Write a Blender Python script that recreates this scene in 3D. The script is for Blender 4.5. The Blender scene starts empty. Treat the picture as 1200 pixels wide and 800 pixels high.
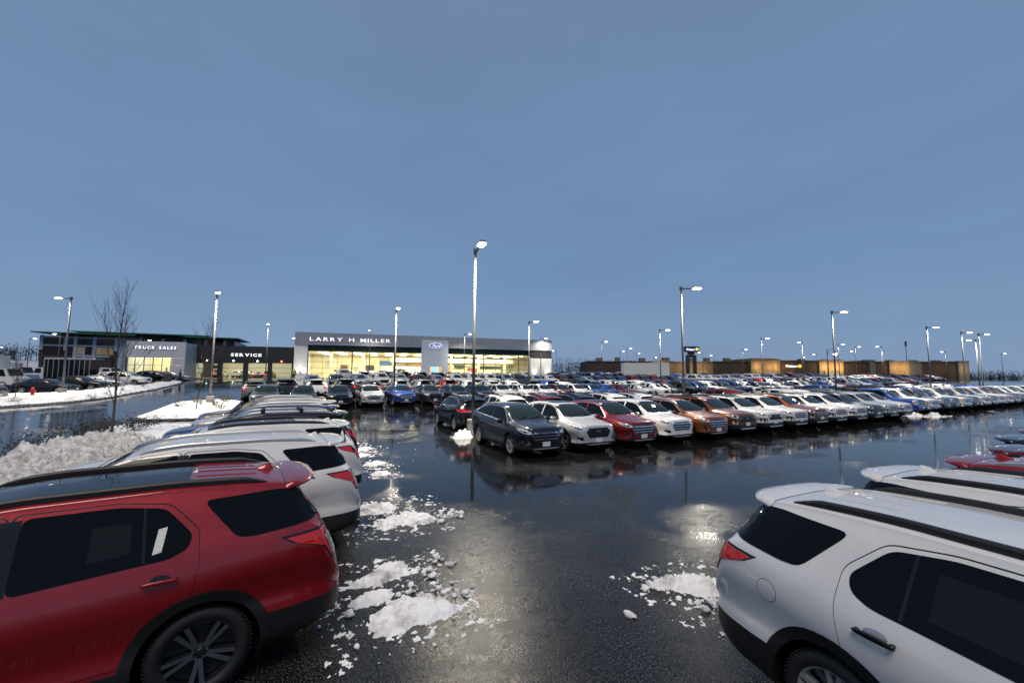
import bpy, bmesh, math, random
from mathutils import Vector, Matrix, noise
from mathutils.bvhtree import BVHTree
from mathutils.geometry import delaunay_2d_cdt
from mathutils.interpolate import poly_3d_calc
random.seed(7)
sc = bpy.context.scene
C = sc.collection
R = math.radians

# ---------------------------------------------------------------- camera
H = 2.829
th, pitch, roll = 0.48966, 0.0816, 0.0073
fw = Vector((math.sin(th)*math.cos(pitch), math.cos(th)*math.cos(pitch), math.sin(pitch)))
rt = Vector((math.cos(th), -math.sin(th), 0)); up = rt.cross(fw)
r2 = rt*math.cos(roll)+up*math.sin(roll); u2 = up*math.cos(roll)-rt*math.sin(roll)
cam = bpy.data.cameras.new('camera'); co = bpy.data.objects.new('camera', cam); C.objects.link(co)
cam.sensor_width = 36; cam.lens = 36*477.8/1200; cam.clip_start = .05; cam.clip_end = 6000
m = Matrix((r2, u2, -fw)).transposed().to_4x4(); m.translation = (0, 0, H); co.matrix_world = m
sc.camera = co

# ---------------------------------------------------------------- world, sun, exposure
SUN_EL, SUN_AZ = R(62), R(215)
w = bpy.data.worlds.new('World'); sc.world = w; w.use_nodes = True
nt = w.node_tree; nt.nodes.clear(); N = nt.nodes.new; Lk = nt.links.new
sky = N('ShaderNodeTexSky'); sky.sky_type = 'NISHITA'; sky.sun_disc = False
sky.sun_elevation = R(1.0); sky.sun_rotation = SUN_AZ; sky.air_density = 1.0; sky.dust_density = .3; sky.ozone_density = 4
tc = N('ShaderNodeTexCoord'); sep = N('ShaderNodeSeparateXYZ'); Lk(tc.outputs['Generated'], sep.inputs[0])
ramp = N('ShaderNodeValToRGB'); cr = ramp.color_ramp
cr.elements[0].position = 0.0; cr.elements[0].color = (.222, .335, .525, 1)
cr.elements[1].position = 1.0; cr.elements[1].color = (.165, .242, .385, 1)
e = cr.elements.new(.22); e.color = (.184, .288, .465, 1)
e = cr.elements.new(.55); e.color = (.170, .262, .425, 1)
Lk(sep.outputs['Z'], ramp.inputs[0])
mp = N('ShaderNodeMapping'); mp.inputs['Scale'].default_value = (1.3, 1.3, 4.5); mp.inputs['Rotation'].default_value = (.25, .35, .4); Lk(tc.outputs['Generated'], mp.inputs[0])
nz = N('ShaderNodeTexNoise'); nz.inputs['Scale'].default_value = 1.6; nz.inputs['Detail'].default_value = 5; nz.inputs['Roughness'].default_value = .5; Lk(mp.outputs[0], nz.inputs[0])
mr = N('ShaderNodeMapRange'); mr.inputs[1].default_value = .3; mr.inputs[2].default_value = .7; mr.inputs[3].default_value = .93; mr.inputs[4].default_value = 1.05; Lk(nz.outputs[0], mr.inputs[0])
mul = N('ShaderNodeVectorMath'); mul.operation = 'SCALE'; Lk(ramp.outputs[0], mul.inputs[0]); Lk(mr.outputs[0], mul.inputs['Scale'])
sk = N('ShaderNodeVectorMath'); sk.operation = 'SCALE'; sk.inputs['Scale'].default_value = .05; Lk(sky.outputs[0], sk.inputs[0])
add = N('ShaderNodeVectorMath'); add.operation = 'ADD'; Lk(mul.outputs[0], add.inputs[0]); Lk(sk.outputs[0], add.inputs[1])
bg = N('ShaderNodeBackground'); Lk(add.outputs[0], bg.inputs[0]); bg.inputs[1].default_value = .655
out = N('ShaderNodeOutputWorld'); Lk(bg.outputs[0], out.inputs[0])
sl = bpy.data.lights.new('sun', 'SUN'); sl.energy = 1.42; sl.angle = R(30); sl.color = (1, .84, .66)
so = bpy.data.objects.new('sun', sl); C.objects.link(so)
sd = Vector((math.cos(SUN_EL)*math.sin(SUN_AZ), math.cos(SUN_EL)*math.cos(SUN_AZ), math.sin(SUN_EL)))
so.rotation_euler = sd.to_track_quat('Z', 'Y').to_euler(); so.location = (0, -20, 40)
vs = sc.view_settings; vs.view_transform = 'Standard'; vs.look = 'None'; vs.exposure = .5; vs.gamma = 1
sc.render.engine = 'CYCLES'
sc.cycles.max_bounces = 6; sc.cycles.glossy_bounces = 3; sc.cycles.transparent_max_bounces = 8; sc.cycles.diffuse_bounces = 2
sc.cycles.use_denoising = True; sc.cycles.sample_clamp_indirect = 6; sc.cycles.caustics_reflective = False; sc.cycles.caustics_refractive = False

# ---------------------------------------------------------------- materials
def mat(name, col, rough=.6, metal=0, spec=.5, coat=0, emit=None, es=0, alpha=None):
    m = bpy.data.materials.new(name); m.use_nodes = True
    b = m.node_tree.nodes['Principled BSDF']
    b.inputs['Base Color'].default_value = (*col, 1); b.inputs['Roughness'].default_value = rough
    b.inputs['Metallic'].default_value = metal; b.inputs['Specular IOR Level'].default_value = spec
    b.inputs['Coat Weight'].default_value = coat; b.inputs['Coat Roughness'].default_value = .04
    if emit: b.inputs['Emission Color'].default_value = (*emit, 1); b.inputs['Emission Strength'].default_value = es
    return m
def noisy(m, scale=6, amt=.35, bump=0, bscale=40, rvar=0, stretch=(1, 1, 1)):
    """breaks up a plain colour with grain, and adds fine relief"""
    t = m.node_tree; b = t.nodes['Principled BSDF']; n = t.nodes.new; l = t.links.new
    tc = n('ShaderNodeTexCoord'); mp = n('ShaderNodeMapping'); mp.inputs['Scale'].default_value = stretch; l(tc.outputs['Object'], mp.inputs[0])
    z = n('ShaderNodeTexNoise'); z.inputs['Scale'].default_value = scale; z.inputs['Detail'].default_value = 5; l(mp.outputs[0], z.inputs[0])
    c = b.inputs['Base Color'].default_value[:]
    r = n('ShaderNodeMapRange'); r.inputs[1].default_value = .3; r.inputs[2].default_value = .7; r.inputs[3].default_value = 1-amt; r.inputs[4].default_value = 1+amt*.6; l(z.outputs[0], r.inputs[0])
    v = n('ShaderNodeVectorMath'); v.operation = 'SCALE'; v.inputs[0].default_value = c[:3]; l(r.outputs[0], v.inputs['Scale']); l(v.outputs[0], b.inputs['Base Color'])
    if rvar:
        q = n('ShaderNodeMapRange'); r0 = b.inputs['Roughness'].default_value; q.inputs[3].default_value = max(.03, r0-rvar); q.inputs[4].default_value = min(1, r0+rvar); l(z.outputs[0], q.inputs[0]); l(q.outputs[0], b.inputs['Roughness'])
    if bump:
        z2 = n('ShaderNodeTexNoise'); z2.inputs['Scale'].default_value = bscale; z2.inputs['Detail'].default_value = 4; l(mp.outputs[0], z2.inputs[0])
        bp = n('ShaderNodeBump'); bp.inputs['Strength'].default_value = bump; bp.inputs['Distance'].default_value = .02; l(z2.outputs[0], bp.inputs['Height']); l(bp.outputs[0], b.inputs['Normal'])
    return m
def paint(name, drops):
    m = mat(name, (1, 1, 1), .38, 0, .12, 1)
    t = m.node_tree; b = t.nodes['Principled BSDF']; n = t.nodes.new; l = t.links.new
    oi = n('ShaderNodeObjectInfo'); tc = n('ShaderNodeTexCoord')
    # thin road film low on the flanks
    z = n('ShaderNodeTexNoise'); z.inputs['Scale'].default_value = 3; z.inputs['Detail'].default_value = 6; l(tc.outputs['Object'], z.inputs[0])
    r = n('ShaderNodeMapRange'); r.inputs[1].default_value = .3; r.inputs[2].default_value = .75; r.inputs[3].default_value = .92; r.inputs[4].default_value = 1.04; l(z.outputs[0], r.inputs[0])
    v = n('ShaderNodeVectorMath'); v.operation = 'SCALE'; l(oi.outputs['Color'], v.inputs[0]); l(r.outputs[0], v.inputs['Scale']); l(v.outputs[0], b.inputs['Base Color'])
    l(oi.outputs['Alpha'], b.inputs['Metallic'])
    b.inputs['Coat Roughness'].default_value = .03; b.inputs['Coat IOR'].default_value = 1.6 if drops else 1.48
    if drops:
        vo = n('ShaderNodeTexVoronoi'); vo.inputs['Scale'].default_value = 95; vo.inputs['Randomness'].default_value = 1; l(tc.outputs['Object'], vo.inputs[0])
        mm = n('ShaderNodeMapRange'); mm.inputs[1].default_value = .12; mm.inputs[2].default_value = .30; mm.inputs[3].default_value = 1; mm.inputs[4].default_value = 0; l(vo.outputs['Distance'], mm.inputs[0])
        sp = n('ShaderNodeSeparateXYZ'); l(vo.outputs['Color'], sp.inputs[0])
        gt = n('ShaderNodeMath'); gt.operation = 'GREATER_THAN'; gt.inputs[1].default_value = .72; l(sp.outputs[0], gt.inputs[0])
        ge = n('ShaderNodeNewGeometry'); sn = n('ShaderNodeSeparateXYZ'); l(ge.outputs['Normal'], sn.inputs[0])
        k = n('ShaderNodeMapRange'); k.inputs[1].default_value = -.1; k.inputs[2].default_value = .9; k.inputs[3].default_value = .12; k.inputs[4].default_value = 1; l(sn.outputs['Z'], k.inputs[0])
        a = n('ShaderNodeMath'); a.operation = 'MULTIPLY'; l(mm.outputs[0], a.inputs[0]); l(gt.outputs[0], a.inputs[1])
        a2 = n('ShaderNodeMath'); a2.operation = 'MULTIPLY'; l(a.outputs[0], a2.inputs[0]); l(k.outputs[0], a2.inputs[1])
        bp = n('ShaderNodeBump'); bp.inputs['Strength'].default_value = .5; bp.inputs['Distance'].default_value = .004; l(a2.outputs[0], bp.inputs['Height']); l(bp.outputs[0], b.inputs['Coat Normal'])
    return m
def wet_glass(name, col, drops=True):
    m = mat(name, col, .03, 0, .22, 0)
    if drops:
        t = m.node_tree; b = t.nodes['Principled BSDF']; n = t.nodes.new; l = t.links.new
        tc = n('ShaderNodeTexCoord'); vo = n('ShaderNodeTexVoronoi'); vo.inputs['Scale'].default_value = 110; l(tc.outputs['Object'], vo.inputs[0])
        mm = n('ShaderNodeMapRange'); mm.inputs[1].default_value = .1; mm.inputs[2].default_value = .28; mm.inputs[3].default_value = 1; mm.inputs[4].default_value = 0; l(vo.outputs['Distance'], mm.inputs[0])
        sp = n('ShaderNodeSeparateXYZ'); l(vo.outputs['Color'], sp.inputs[0])
        gt = n('ShaderNodeMath'); gt.operation = 'GREATER_THAN'; gt.inputs[1].default_value = .82; l(sp.outputs[0], gt.inputs[0])
        a = n('ShaderNodeMath'); a.operation = 'MULTIPLY'; l(mm.outputs[0], a.inputs[0]); l(gt.outputs[0], a.inputs[1])
        bp = n('ShaderNodeBump'); bp.inputs['Strength'].default_value = .6; bp.inputs['Distance'].default_value = .004; l(a.outputs[0], bp.inputs['Height']); l(bp.outputs[0], b.inputs['Normal'])
    return m
def clear_glass(name, tint=(.8, .86, .84), gl=.12):
    m = bpy.data.materials.new(name); m.use_nodes = True; t = m.node_tree; t.nodes.clear(); n = t.nodes.new; l = t.links.new
    o = n('ShaderNodeOutputMaterial'); mx = n('ShaderNodeMixShader'); tr = n('ShaderNodeBsdfTransparent'); g_ = n('ShaderNodeBsdfGlossy'); fr = n('ShaderNodeFresnel'); fr.inputs[0].default_value = 1.5
    tr.inputs[0].default_value = (*tint, 1); g_.inputs['Roughness'].default_value = .02
    l(fr.outputs[0], mx.inputs[0]); l(tr.outputs[0], mx.inputs[1]); l(g_.outputs[0], mx.inputs[2]); l(mx.outputs[0], o.inputs[0])
    return m
M = {}
M['paint_wet'] = paint('wet car paint', True); M['paint'] = paint('car paint', False)
M['glass_wet'] = wet_glass('tinted glass with drops', (.0025, .003, .004))
M['glass'] = wet_glass('tinted glass', (.003, .004, .005), False)
M['shield'] = wet_glass('windscreen glass', (.010, .017, .019), False)
M['black'] = noisy(mat('black plastic', (.009, .0095, .010), .45), 30, .3, .15, 300)
M['gloss_black'] = mat('gloss black trim', (.006, .006, .007), .12)
M['rubber'] = noisy(mat('tyre rubber', (.014, .014, .015), .55), 40, .4, .2, 200)
M['chrome'] = mat('chrome', (.78, .78, .78), .22, 1)
M['silver'] = noisy(mat('satin silver', (.58, .59, .60), .34, .65), 20, .15)
M['rim_dark'] = mat('black wheel paint', (.012, .012, .013), .25, 0, .5, .5)
M['machined'] = mat('machined wheel face', (.42, .43, .45), .28, 1)
M['red_lens'] = mat('red lens', (.62, .010, .010), .1, 0, .4, 1)
M['red_lit'] = mat('lit red lens', (.5, .01, .01), .2, emit=(1, .05, .03), es=6)
M['clear_lens'] = mat('clear lens', (.62, .63, .65), .12, .4, .6, 1)
M['amber'] = mat('amber lens', (.6, .22, .05), .15, 0, .6, .6)
M['plate'] = noisy(mat('plate card', (.72, .73, .74), .5), 25, .25)
M['paper'] = noisy(mat('paper sticker', (.72, .72, .68), .7), 60, .2)
M['dimpaper'] = mat('sticker behind tinted glass', (.009, .012, .012), .1, 0, .22)
M['badge_blue'] = mat('blue badge', (.008, .02, .08), .2, 0, .5, .6)
M['white_trim'] = mat('white trim', (.78, .78, .78), .4)

# ---------------------------------------------------------------- helpers
def gz(x, y):
    t = (y+.35*max(0, x-60)-28)/50
    t = min(1, max(0, t)); q = min(1, max(0, (-x-2)/24)); return (1.9-.65*q*q*(3-2*q))*t*t*(3-2*t)
def mesh(name, verts, faces, mats=None, fm=None, smooth=False, normals=None):
    me = bpy.data.meshes.new(name); me.from_pydata([tuple(v) for v in verts], [], faces)
    for k in (mats or []): me.materials.append(M[k])
    if fm:
        for p, i in zip(me.polygons, fm): p.material_index = i
    if smooth: me.polygons.foreach_set('use_smooth', [True]*len(me.polygons))
    me.update()
    if normals: me.normals_split_custom_set_from_vertices([tuple(n) for n in normals])
    return me
def obj(name, me, parent=None, loc=(0, 0, 0), rot=None, color=None):
    o = bpy.data.objects.new(name, me); C.objects.link(o)
    o.location = loc
    if rot: o.rotation_euler = rot
    if parent: o.parent = parent
    if color: o.color = color
    return o
def tag(o, label=None, cat=None, group=None, kind=None):
    if label: o['label'] = label
    if cat: o['category'] = cat
    if group: o['group'] = group
    if kind: o['kind'] = kind
    return o
def empty(name, loc, rz=0, **k):
    o = bpy.data.objects.new(name, None); C.objects.link(o); o.location = loc; o.rotation_euler = (0, 0, rz); o.empty_display_size = .2
    return tag(o, **k)
BOXF = [(0, 3, 2, 1), (4, 5, 6, 7), (0, 1, 5, 4), (1, 2, 6, 5), (2, 3, 7, 6), (3, 0, 4, 7)]
def boxv(x0, x1, y0, y1, z0, z1):
    return [(x0, y0, z0), (x1, y0, z0), (x1, y1, z0), (x0, y1, z0), (x0, y0, z1), (x1, y0, z1), (x1, y1, z1), (x0, y1, z1)]
class MB:
    def __init__(s): s.v = []; s.f = []; s.m = []
    def add(s, v, f, mi=0):
        o = len(s.v); s.v += [tuple(p) for p in v]; s.f += [tuple(i+o for i in q) for q in f]; s.m += [mi]*len(f); return s
    def box(s, x0, x1, y0, y1, z0, z1, mi=0, mtx=None):
        v = boxv(x0, x1, y0, y1, z0, z1)
        if mtx: v = [mtx @ Vector(p) for p in v]
        return s.add(v, BOXF, mi)
    def tube(s, pts, rad, n=8, mi=0, cap=True):
        rad = rad if isinstance(rad, (list, tuple)) else [rad]*len(pts)
        pts = [Vector(p) for p in pts]; v = []; f = []
        for i, p in enumerate(pts):
            d = (pts[min(i+1, len(pts)-1)]-pts[max(i-1, 0)]).normalized()
            a = d.cross(Vector((0, 0, 1)) if abs(d.z) < .95 else Vector((1, 0, 0))).normalized(); b = d.cross(a)
            v += [p+(a*math.cos(2*math.pi*k/n)+b*math.sin(2*math.pi*k/n))*rad[i] for k in range(n)]
        for i in range(len(pts)-1):
            for k in range(n): f.append((i*n+k, i*n+(k+1) % n, (i+1)*n+(k+1) % n, (i+1)*n+k))
        if cap: f += [tuple(range(n))[::-1], tuple(range((len(pts)-1)*n, len(pts)*n))]
        return s.add(v, f, mi)
    def lathe(s, prof, n=24, axis='y', mi=0):
        v = []; f = []
        for k in range(n):
            a = 2*math.pi*k/n
            for r_, h in prof: v.append((r_*math.cos(a), h, r_*math.sin(a)) if axis == 'y' else (r_*math.cos(a), r_*math.sin(a), h))
        q = len(prof)
        for k in range(n):
            for i in range(q-1): f.append((k*q+i, k*q+i+1, ((k+1) % n)*q+i+1, ((k+1) % n)*q+i))
        return s.add(v, f, mi)
    def mesh(s, name, mats, smooth=False): return mesh(name, s.v, s.f, mats, s.m, smooth)
def fixn(me):
    bm = bmesh.new(); bm.from_mesh(me); bmesh.ops.recalc_face_normals(bm, faces=bm.faces); bm.to_mesh(me); bm.free(); return me

def pchip(tab):
    tab = sorted(tab); X = [a for a, b in tab]; Y = [b for a, b in tab]; n = len(X)
    h = [X[i+1]-X[i] for i in range(n-1)]; d = [(Y[i+1]-Y[i])/h[i] for i in range(n-1)]
    ms = [d[0]]+[0 if d[i-1]*d[i] <= 0 else 2*d[i-1]*d[i]/(d[i-1]+d[i]) for i in range(1, n-1)]+[d[-1]]
    def f(x):
        if x <= X[0]: return Y[0]
        if x >= X[-1]: return Y[-1]
        i = 0
        while x > X[i+1]: i += 1
        t = (x-X[i])/h[i]
        return Y[i]*(1+2*t)*(1-t)**2+h[i]*ms[i]*t*(1-t)**2+Y[i+1]*t*t*(3-2*t)+h[i]*ms[i+1]*t*t*(t-1)
    return f
def rounded(pts, r, n=4):
    o = []; k = len(pts)
    for i in range(k):
        p, a, b = Vector(pts[i]), Vector(pts[i-1]), Vector(pts[(i+1) % k])
        rr = r[i] if isinstance(r, (list, tuple)) else r
        da, db = a-p, b-p; q = min(rr, da.length*.48, db.length*.48)
        if q < .004: o.append(p); continue
        s, e = p+da.normalized()*q, p+db.normalized()*q
        for j in range(n+1):
            t = j/n; o.append(s*(1-t)**2+p*2*t*(1-t)+e*t*t)
    return o
def inside(p, poly):
    c = False; j = len(poly)-1
    for i in range(len(poly)):
        a, b = poly[i], poly[j]
        if (a[1] > p[1]) != (b[1] > p[1]) and p[0] < (b[0]-a[0])*(p[1]-a[1])/(b[1]-a[1])+a[0]: c = not c
        j = i
    return c
def segd(p, a, b):
    dx, dy = b[0]-a[0], b[1]-a[1]; q = dx*dx+dy*dy
    t = 0 if q == 0 else max(0, min(1, ((p[0]-a[0])*dx+(p[1]-a[1])*dy)/q))
    return math.hypot(p[0]-a[0]-t*dx, p[1]-a[1]-t*dy)
class Shell:
    """smooth lofted car body; panels are laid on it by projection"""
    def __init__(s, verts, faces):
        s.v = [Vector(p) for p in verts]; s.f = faces
        s.n = [Vector() for _ in verts]
        for q in faces:
            nn = Vector()
            for i in range(1, len(q)-1): nn += (s.v[q[i]]-s.v[q[0]]).cross(s.v[q[i+1]]-s.v[q[0]])
            for i in q: s.n[i] += nn
        for k in s.n: k.normalize()
        s.b = BVHTree.FromPolygons(s.v, faces)
    def hit(s, o, d):
        l, n, i, _ = s.b.ray_cast(o, d)
        if l is None:
            l, n, i, _ = s.b.find_nearest(o+d*5)
        q = s.f[i]; wts = poly_3d_calc([s.v[k] for k in q], l); nn = Vector()
        for k, wt in zip(q, wts): nn += s.n[k]*wt
        if nn.length < 1e-6: nn = n
        nn.normalize()
        if nn.dot(d) > 0: nn = -nn
        return l, nn
    def panel(s, name, pts, d, matk, off=.004, step=.06, v=(0, 0, 1), skirt=.012, width=None):
        d = Vector(d).normalized(); v = Vector(v); v = (v-d*v.dot(d)).normalized(); u = v.cross(d)
        P = [(Vector(p).dot(u), Vector(p).dot(v)) for p in pts]
        # densify the outline
        Q = []
        for i in range(len(P)):
            a, b = P[i], P[(i+1) % len(P)]; n = max(1, int(math.hypot(b[0]-a[0], b[1]-a[1])/step))
            Q += [(a[0]+(b[0]-a[0])*k/n, a[1]+(b[1]-a[1])*k/n) for k in range(n)]
        xs = [q[0] for q in Q]; ys = [q[1] for q in Q]; I = []
        x = min(xs)+step*.5
        while x < max(xs):
            y = min(ys)+step*.5
            while y < max(ys):
                if inside((x, y), Q) and min(segd((x, y), Q[i], Q[(i+1) % len(Q)]) for i in range(len(Q))) > step*.45: I.append((x, y))
                y += step
            x += step
        V2, E2, F2, _, _, _ = delaunay_2d_cdt([Vector(q) for q in Q+I], [], [list(range(len(Q)))], 1, 1e-5)
        L = []; NN = []
        for a, b in V2:
            l, n = s.hit(u*a+v*b-d*5, d); L.append(l+n*off); NN.append(n)
        F = []
        for f in F2:
            f = list(f); nn = (L[f[1]]-L[f[0]]).cross(L[f[2]]-L[f[0]])
            F.append(f if nn.dot(d) < 0 else f[::-1])
        ed = {}
        for f in F:
            for i in range(len(f)): ed[(f[i], f[(i+1) % len(f)])] = 1
        bd = [k for k in ed if (k[1], k[0]) not in ed]
        nb = {}
        for a, b in bd:
            for k in (a, b):
                if k not in nb: nb[k] = len(L); L.append(L[k]-NN[k]*(skirt+off)); NN.append(NN[k])
            F.append((b, a, nb[a], nb[b]))
        me = mesh(name, L, F, [matk], None, True, NN)
        return me

# ---------------------------------------------------------------- car kit
SPEC = {}
SPEC['suv'] = dict(L=5.04, ax=(1.433, -1.433), R=.381, track=.96, xf=2.42, xr=-2.62,
    top=[(2.42,.93),(2.405,1.01),(2.36,1.065),(2.2,1.11),(1.8,1.16),(1.4,1.20),(1.27,1.23),(1.0,1.38),(.7,1.545),(.42,1.675),(.2,1.73),(-.3,1.775),(-1.0,1.775),(-1.6,1.75),(-2.02,1.705),(-2.14,1.665),(-2.28,1.50),(-2.42,1.28),(-2.49,1.12),(-2.545,.98),(-2.60,.83),(-2.62,.74)],
    wm=[(2.42,.58),(2.38,.76),(2.28,.87),(2.1,.94),(1.8,.975),(1.43,.99),(.5,.985),(-.8,.99),(-1.43,1.0),(-2.0,.985),(-2.3,.95),(-2.48,.89),(-2.58,.81),(-2.62,.70)],
    wr=[(2.42,.40),(2.3,.62),(2.0,.72),(1.4,.78),(1.15,.77),(.8,.72),(.42,.675),(0,.67),(-1,.67),(-1.7,.655),(-2.05,.63),(-2.25,.66),(-2.42,.74),(-2.52,.76),(-2.58,.70),(-2.62,.58)],
    belt=[(2.42,.84),(2.3,1.00),(2.0,1.06),(1.3,1.11),(1.0,1.13),(0,1.16),(-1,1.21),(-1.6,1.265),(-2.1,1.29),(-2.35,1.25),(-2.5,1.02),(-2.56,.85),(-2.62,.70)],
    clad=[(2.42,.57),(2.2,.57),(1.75,.50),(1.0,.42),(-1.0,.42),(-1.9,.58),(-2.62,.58)], zb=[(2.42,.34),(2.2,.26),(0,.24),(-2.2,.28),(-2.62,.38)], bw=.945)
SPEC['crossover'] = dict(L=4.78, ax=(1.425, -1.425), R=.365, track=.925, xf=2.41, xr=-2.37,
    top=[(2.41,.85),(2.395,.95),(2.34,1.01),(2.15,1.055),(1.75,1.11),(1.45,1.145),(1.32,1.175),(1.04,1.33),(.66,1.52),(.3,1.645),(0,1.695),(-.5,1.715),(-1.1,1.695),(-1.6,1.63),(-1.85,1.56),(-1.98,1.48),(-2.16,1.24),(-2.25,1.08),(-2.31,.95),(-2.355,.80),(-2.37,.70)],
    wm=[(2.41,.52),(2.37,.70),(2.27,.82),(2.08,.90),(1.8,.94),(1.42,.955),(.5,.95),(-.8,.955),(-1.42,.965),(-1.9,.945),(-2.15,.90),(-2.28,.84),(-2.34,.76),(-2.37,.66)],
    wr=[(2.41,.36),(2.3,.58),(2.0,.68),(1.35,.75),(1.12,.74),(.8,.70),(.42,.65),(0,.635),(-1,.63),(-1.6,.60),(-1.85,.57),(-2.05,.62),(-2.2,.70),(-2.3,.69),(-2.37,.55)],
    belt=[(2.41,.78),(2.3,.94),(2.0,1.00),(1.3,1.07),(1.0,1.095),(0,1.13),(-1,1.19),(-1.6,1.26),(-1.9,1.28),(-2.1,1.2),(-2.25,1.0),(-2.37,.66)],
    clad=[(2.41,.40),(2.2,.38),(1.0,.36),(-1.0,.36),(-1.8,.46),(-2.37,.48)], zb=[(2.41,.30),(2.2,.24),(0,.23),(-2.1,.27),(-2.37,.36)], bw=.94)
SPEC['sedan'] = dict(L=4.87, ax=(1.42, -1.42), R=.335, track=.90, xf=2.38, xr=-2.45,
    top=[(2.38,.68),(2.35,.76),(2.2,.83),(1.7,.93),(1.2,1.0),(1.05,1.03),(.7,1.2),(.25,1.38),(-.1,1.455),(-.6,1.46),(-1.1,1.41),(-1.5,1.26),(-1.85,1.10),(-2.1,1.08),(-2.35,1.06),(-2.42,.95),(-2.45,.7)],
    wm=[(2.38,.5),(2.3,.75),(2.1,.86),(1.7,.91),(1.42,.925),(0,.92),(-1.42,.93),(-2,.90),(-2.3,.83),(-2.42,.72),(-2.45,.6)],
    wr=[(2.38,.36),(2.2,.6),(1.5,.70),(1.05,.70),(.7,.65),(.25,.60),(-.3,.57),(-1,.56),(-1.5,.6),(-1.9,.66),(-2.3,.62),(-2.45,.48)],
    belt=[(2.38,.62),(2.2,.75),(1.2,.90),(0,.95),(-1,1.0),(-1.6,1.03),(-2.2,1.0),(-2.45,.62)],
    clad=[(2.38,.28),(0,.28),(-2.45,.34)], zb=[(2.38,.24),(0,.2),(-2.45,.3)], bw=.94)
SPEC['pickup'] = dict(L=5.89, ax=(1.95, -1.73), R=.40, track=.96, xf=2.90, xr=-2.99,
    top=[(2.90,.92),(2.89,1.05),(2.85,1.13),(2.7,1.18),(2.2,1.22),(1.75,1.25),(1.58,1.29),(1.35,1.45),(1.05,1.67),(.82,1.83),(.6,1.89),(.1,1.93),(-.4,1.925),(-.66,1.89),(-.74,1.80),(-.80,1.5),(-.83,1.37),(-.9,1.36),(-2.0,1.36),(-2.9,1.37),(-2.97,1.34),(-2.99,1.2)],
    wm=[(2.90,.78),(2.86,.88),(2.7,.95),(2.3,.99),(1.95,1.005),(0,.99),(-1.73,1.005),(-2.8,1.0),(-2.95,.96),(-2.99,.92)],
    wr=[(2.90,.70),(2.7,.80),(1.7,.82),(1.2,.77),(.8,.72),(0,.70),(-.6,.69),(-.76,.74),(-.84,.90),(-1,.92),(-2.9,.92),(-2.99,.86)],
    belt=[(2.90,.85),(2.7,1.06),(2.0,1.13),(1.5,1.17),(.5,1.2),(-.6,1.22),(-.8,1.26),(-1,1.27),(-2.99,1.22)],
    clad=[(2.90,.44),(2.5,.40),(0,.40),(-2.6,.44),(-2.99,.46)], zb=[(2.90,.36),(0,.32),(-2.99,.4)], bw=.965)

def build_shell(S, nst, sub):
    T = {k: pchip(S[k]) for k in ('top', 'wm', 'wr', 'belt', 'clad', 'zb')}
    xs = [S['xr']+(S['xf']-S['xr'])*i/600 for i in range(601)]
    cum = [0]
    for i in range(600):
        a, b = xs[i], xs[i+1]
        cum.append(cum[-1]+abs(b-a)+.9*abs(T['top'](b)-T['top'](a))+.9*abs(T['wm'](b)-T['wm'](a)))
    st = []; j = 0
    for k in range(nst+1):
        t = cum[-1]*k/nst
        while j < 599 and cum[j+1] < t: j += 1
        q = (t-cum[j])/max(1e-9, cum[j+1]-cum[j]); st.append(xs[j]+(xs[j+1]-xs[j])*min(1, q))
    rings = []
    for x in st:
        zt = T['top'](x); wm = T['wm'](x); zb = T['zb'](x); zc = T['clad'](x)
        wr = min(T['wr'](x), wm*.93); zbelt = min(T['belt'](x), zt-.06); zc = min(zc, zbelt-.08); zb = min(zb, zc-.06)
        wb = max(wm*S['bw'], wr+.02); fr = lambda t: zc+(zbelt-zc)*t
        lerp = lambda a, b, t: a+(b-a)*t
        zr = zt-min(.055, (zt-zbelt)*.5)
        P = [(0, zb), (.72*wm, zb), (.95*wm, zb+.025), (.978*wm, zc), (.958*wm, fr(.20)), (.974*wm, fr(.40)), (1.0*wm, fr(.60)), (.992*wm, fr(.80)), (wb, zbelt),
             (lerp(wb, wr, .30), lerp(zbelt, zr, .34)), (lerp(wb, wr, .64), lerp(zbelt, zr, .70)), (wr, zr), (wr*.93, zt-.018), (wr*.55, zt), (0, zt+.012)]
        o = []
        for i in range(len(P)-1):
            p0, p1, p2, p3 = P[max(0, i-1)], P[i], P[i+1], P[min(len(P)-1, i+2)]
            for k in range(sub):
                t = k/sub
                h = lambda a, b, c, d: .5*(2*b+(c-a)*t+(2*a-5*b+4*c-d)*t*t+(3*b-a-3*c+d)*t**3)
                if i in (0, 1) or P is None: o.append((p1[0]+(p2[0]-p1[0])*t, p1[1]+(p2[1]-p1[1])*t))
                else: o.append((h(p0[0], p1[0], p2[0], p3[0]), h(p0[1], p1[1], p2[1], p3[1])))
        o.append(P[-1]); rings.append(o)
    n = len(rings[0]); W = 2*n-1
    V = []; F = []; CL = []
    for x, o in zip(st, rings):
        V += [(x, y, z) for y, z in o]+[(x, -y, z) for y, z in o[:-1][::-1]]
    jc = 3*sub
    for i in range(len(st)-1):
        for j in range(W-1):
            F.append((i*W+j, i*W+j+1, (i+1)*W+j+1, (i+1)*W+j)); jj = j if j < n-1 else W-2-j
            CL.append(jj < jc)
    for e_, i in ((0, 0), (1, len(st)-1)):
        for j in range(n-1):
            a, b, c, d = i*W+j, i*W+j+1, i*W+W-2-j, i*W+W-1-j
            q = (a, d, c, b) if not e_ else (a, b, c, d)
            if b == c: q = (a, d, b) if not e_ else (a, b, d)
            F.append(q); CL.append(j < jc)
    return V, F, CL
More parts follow.
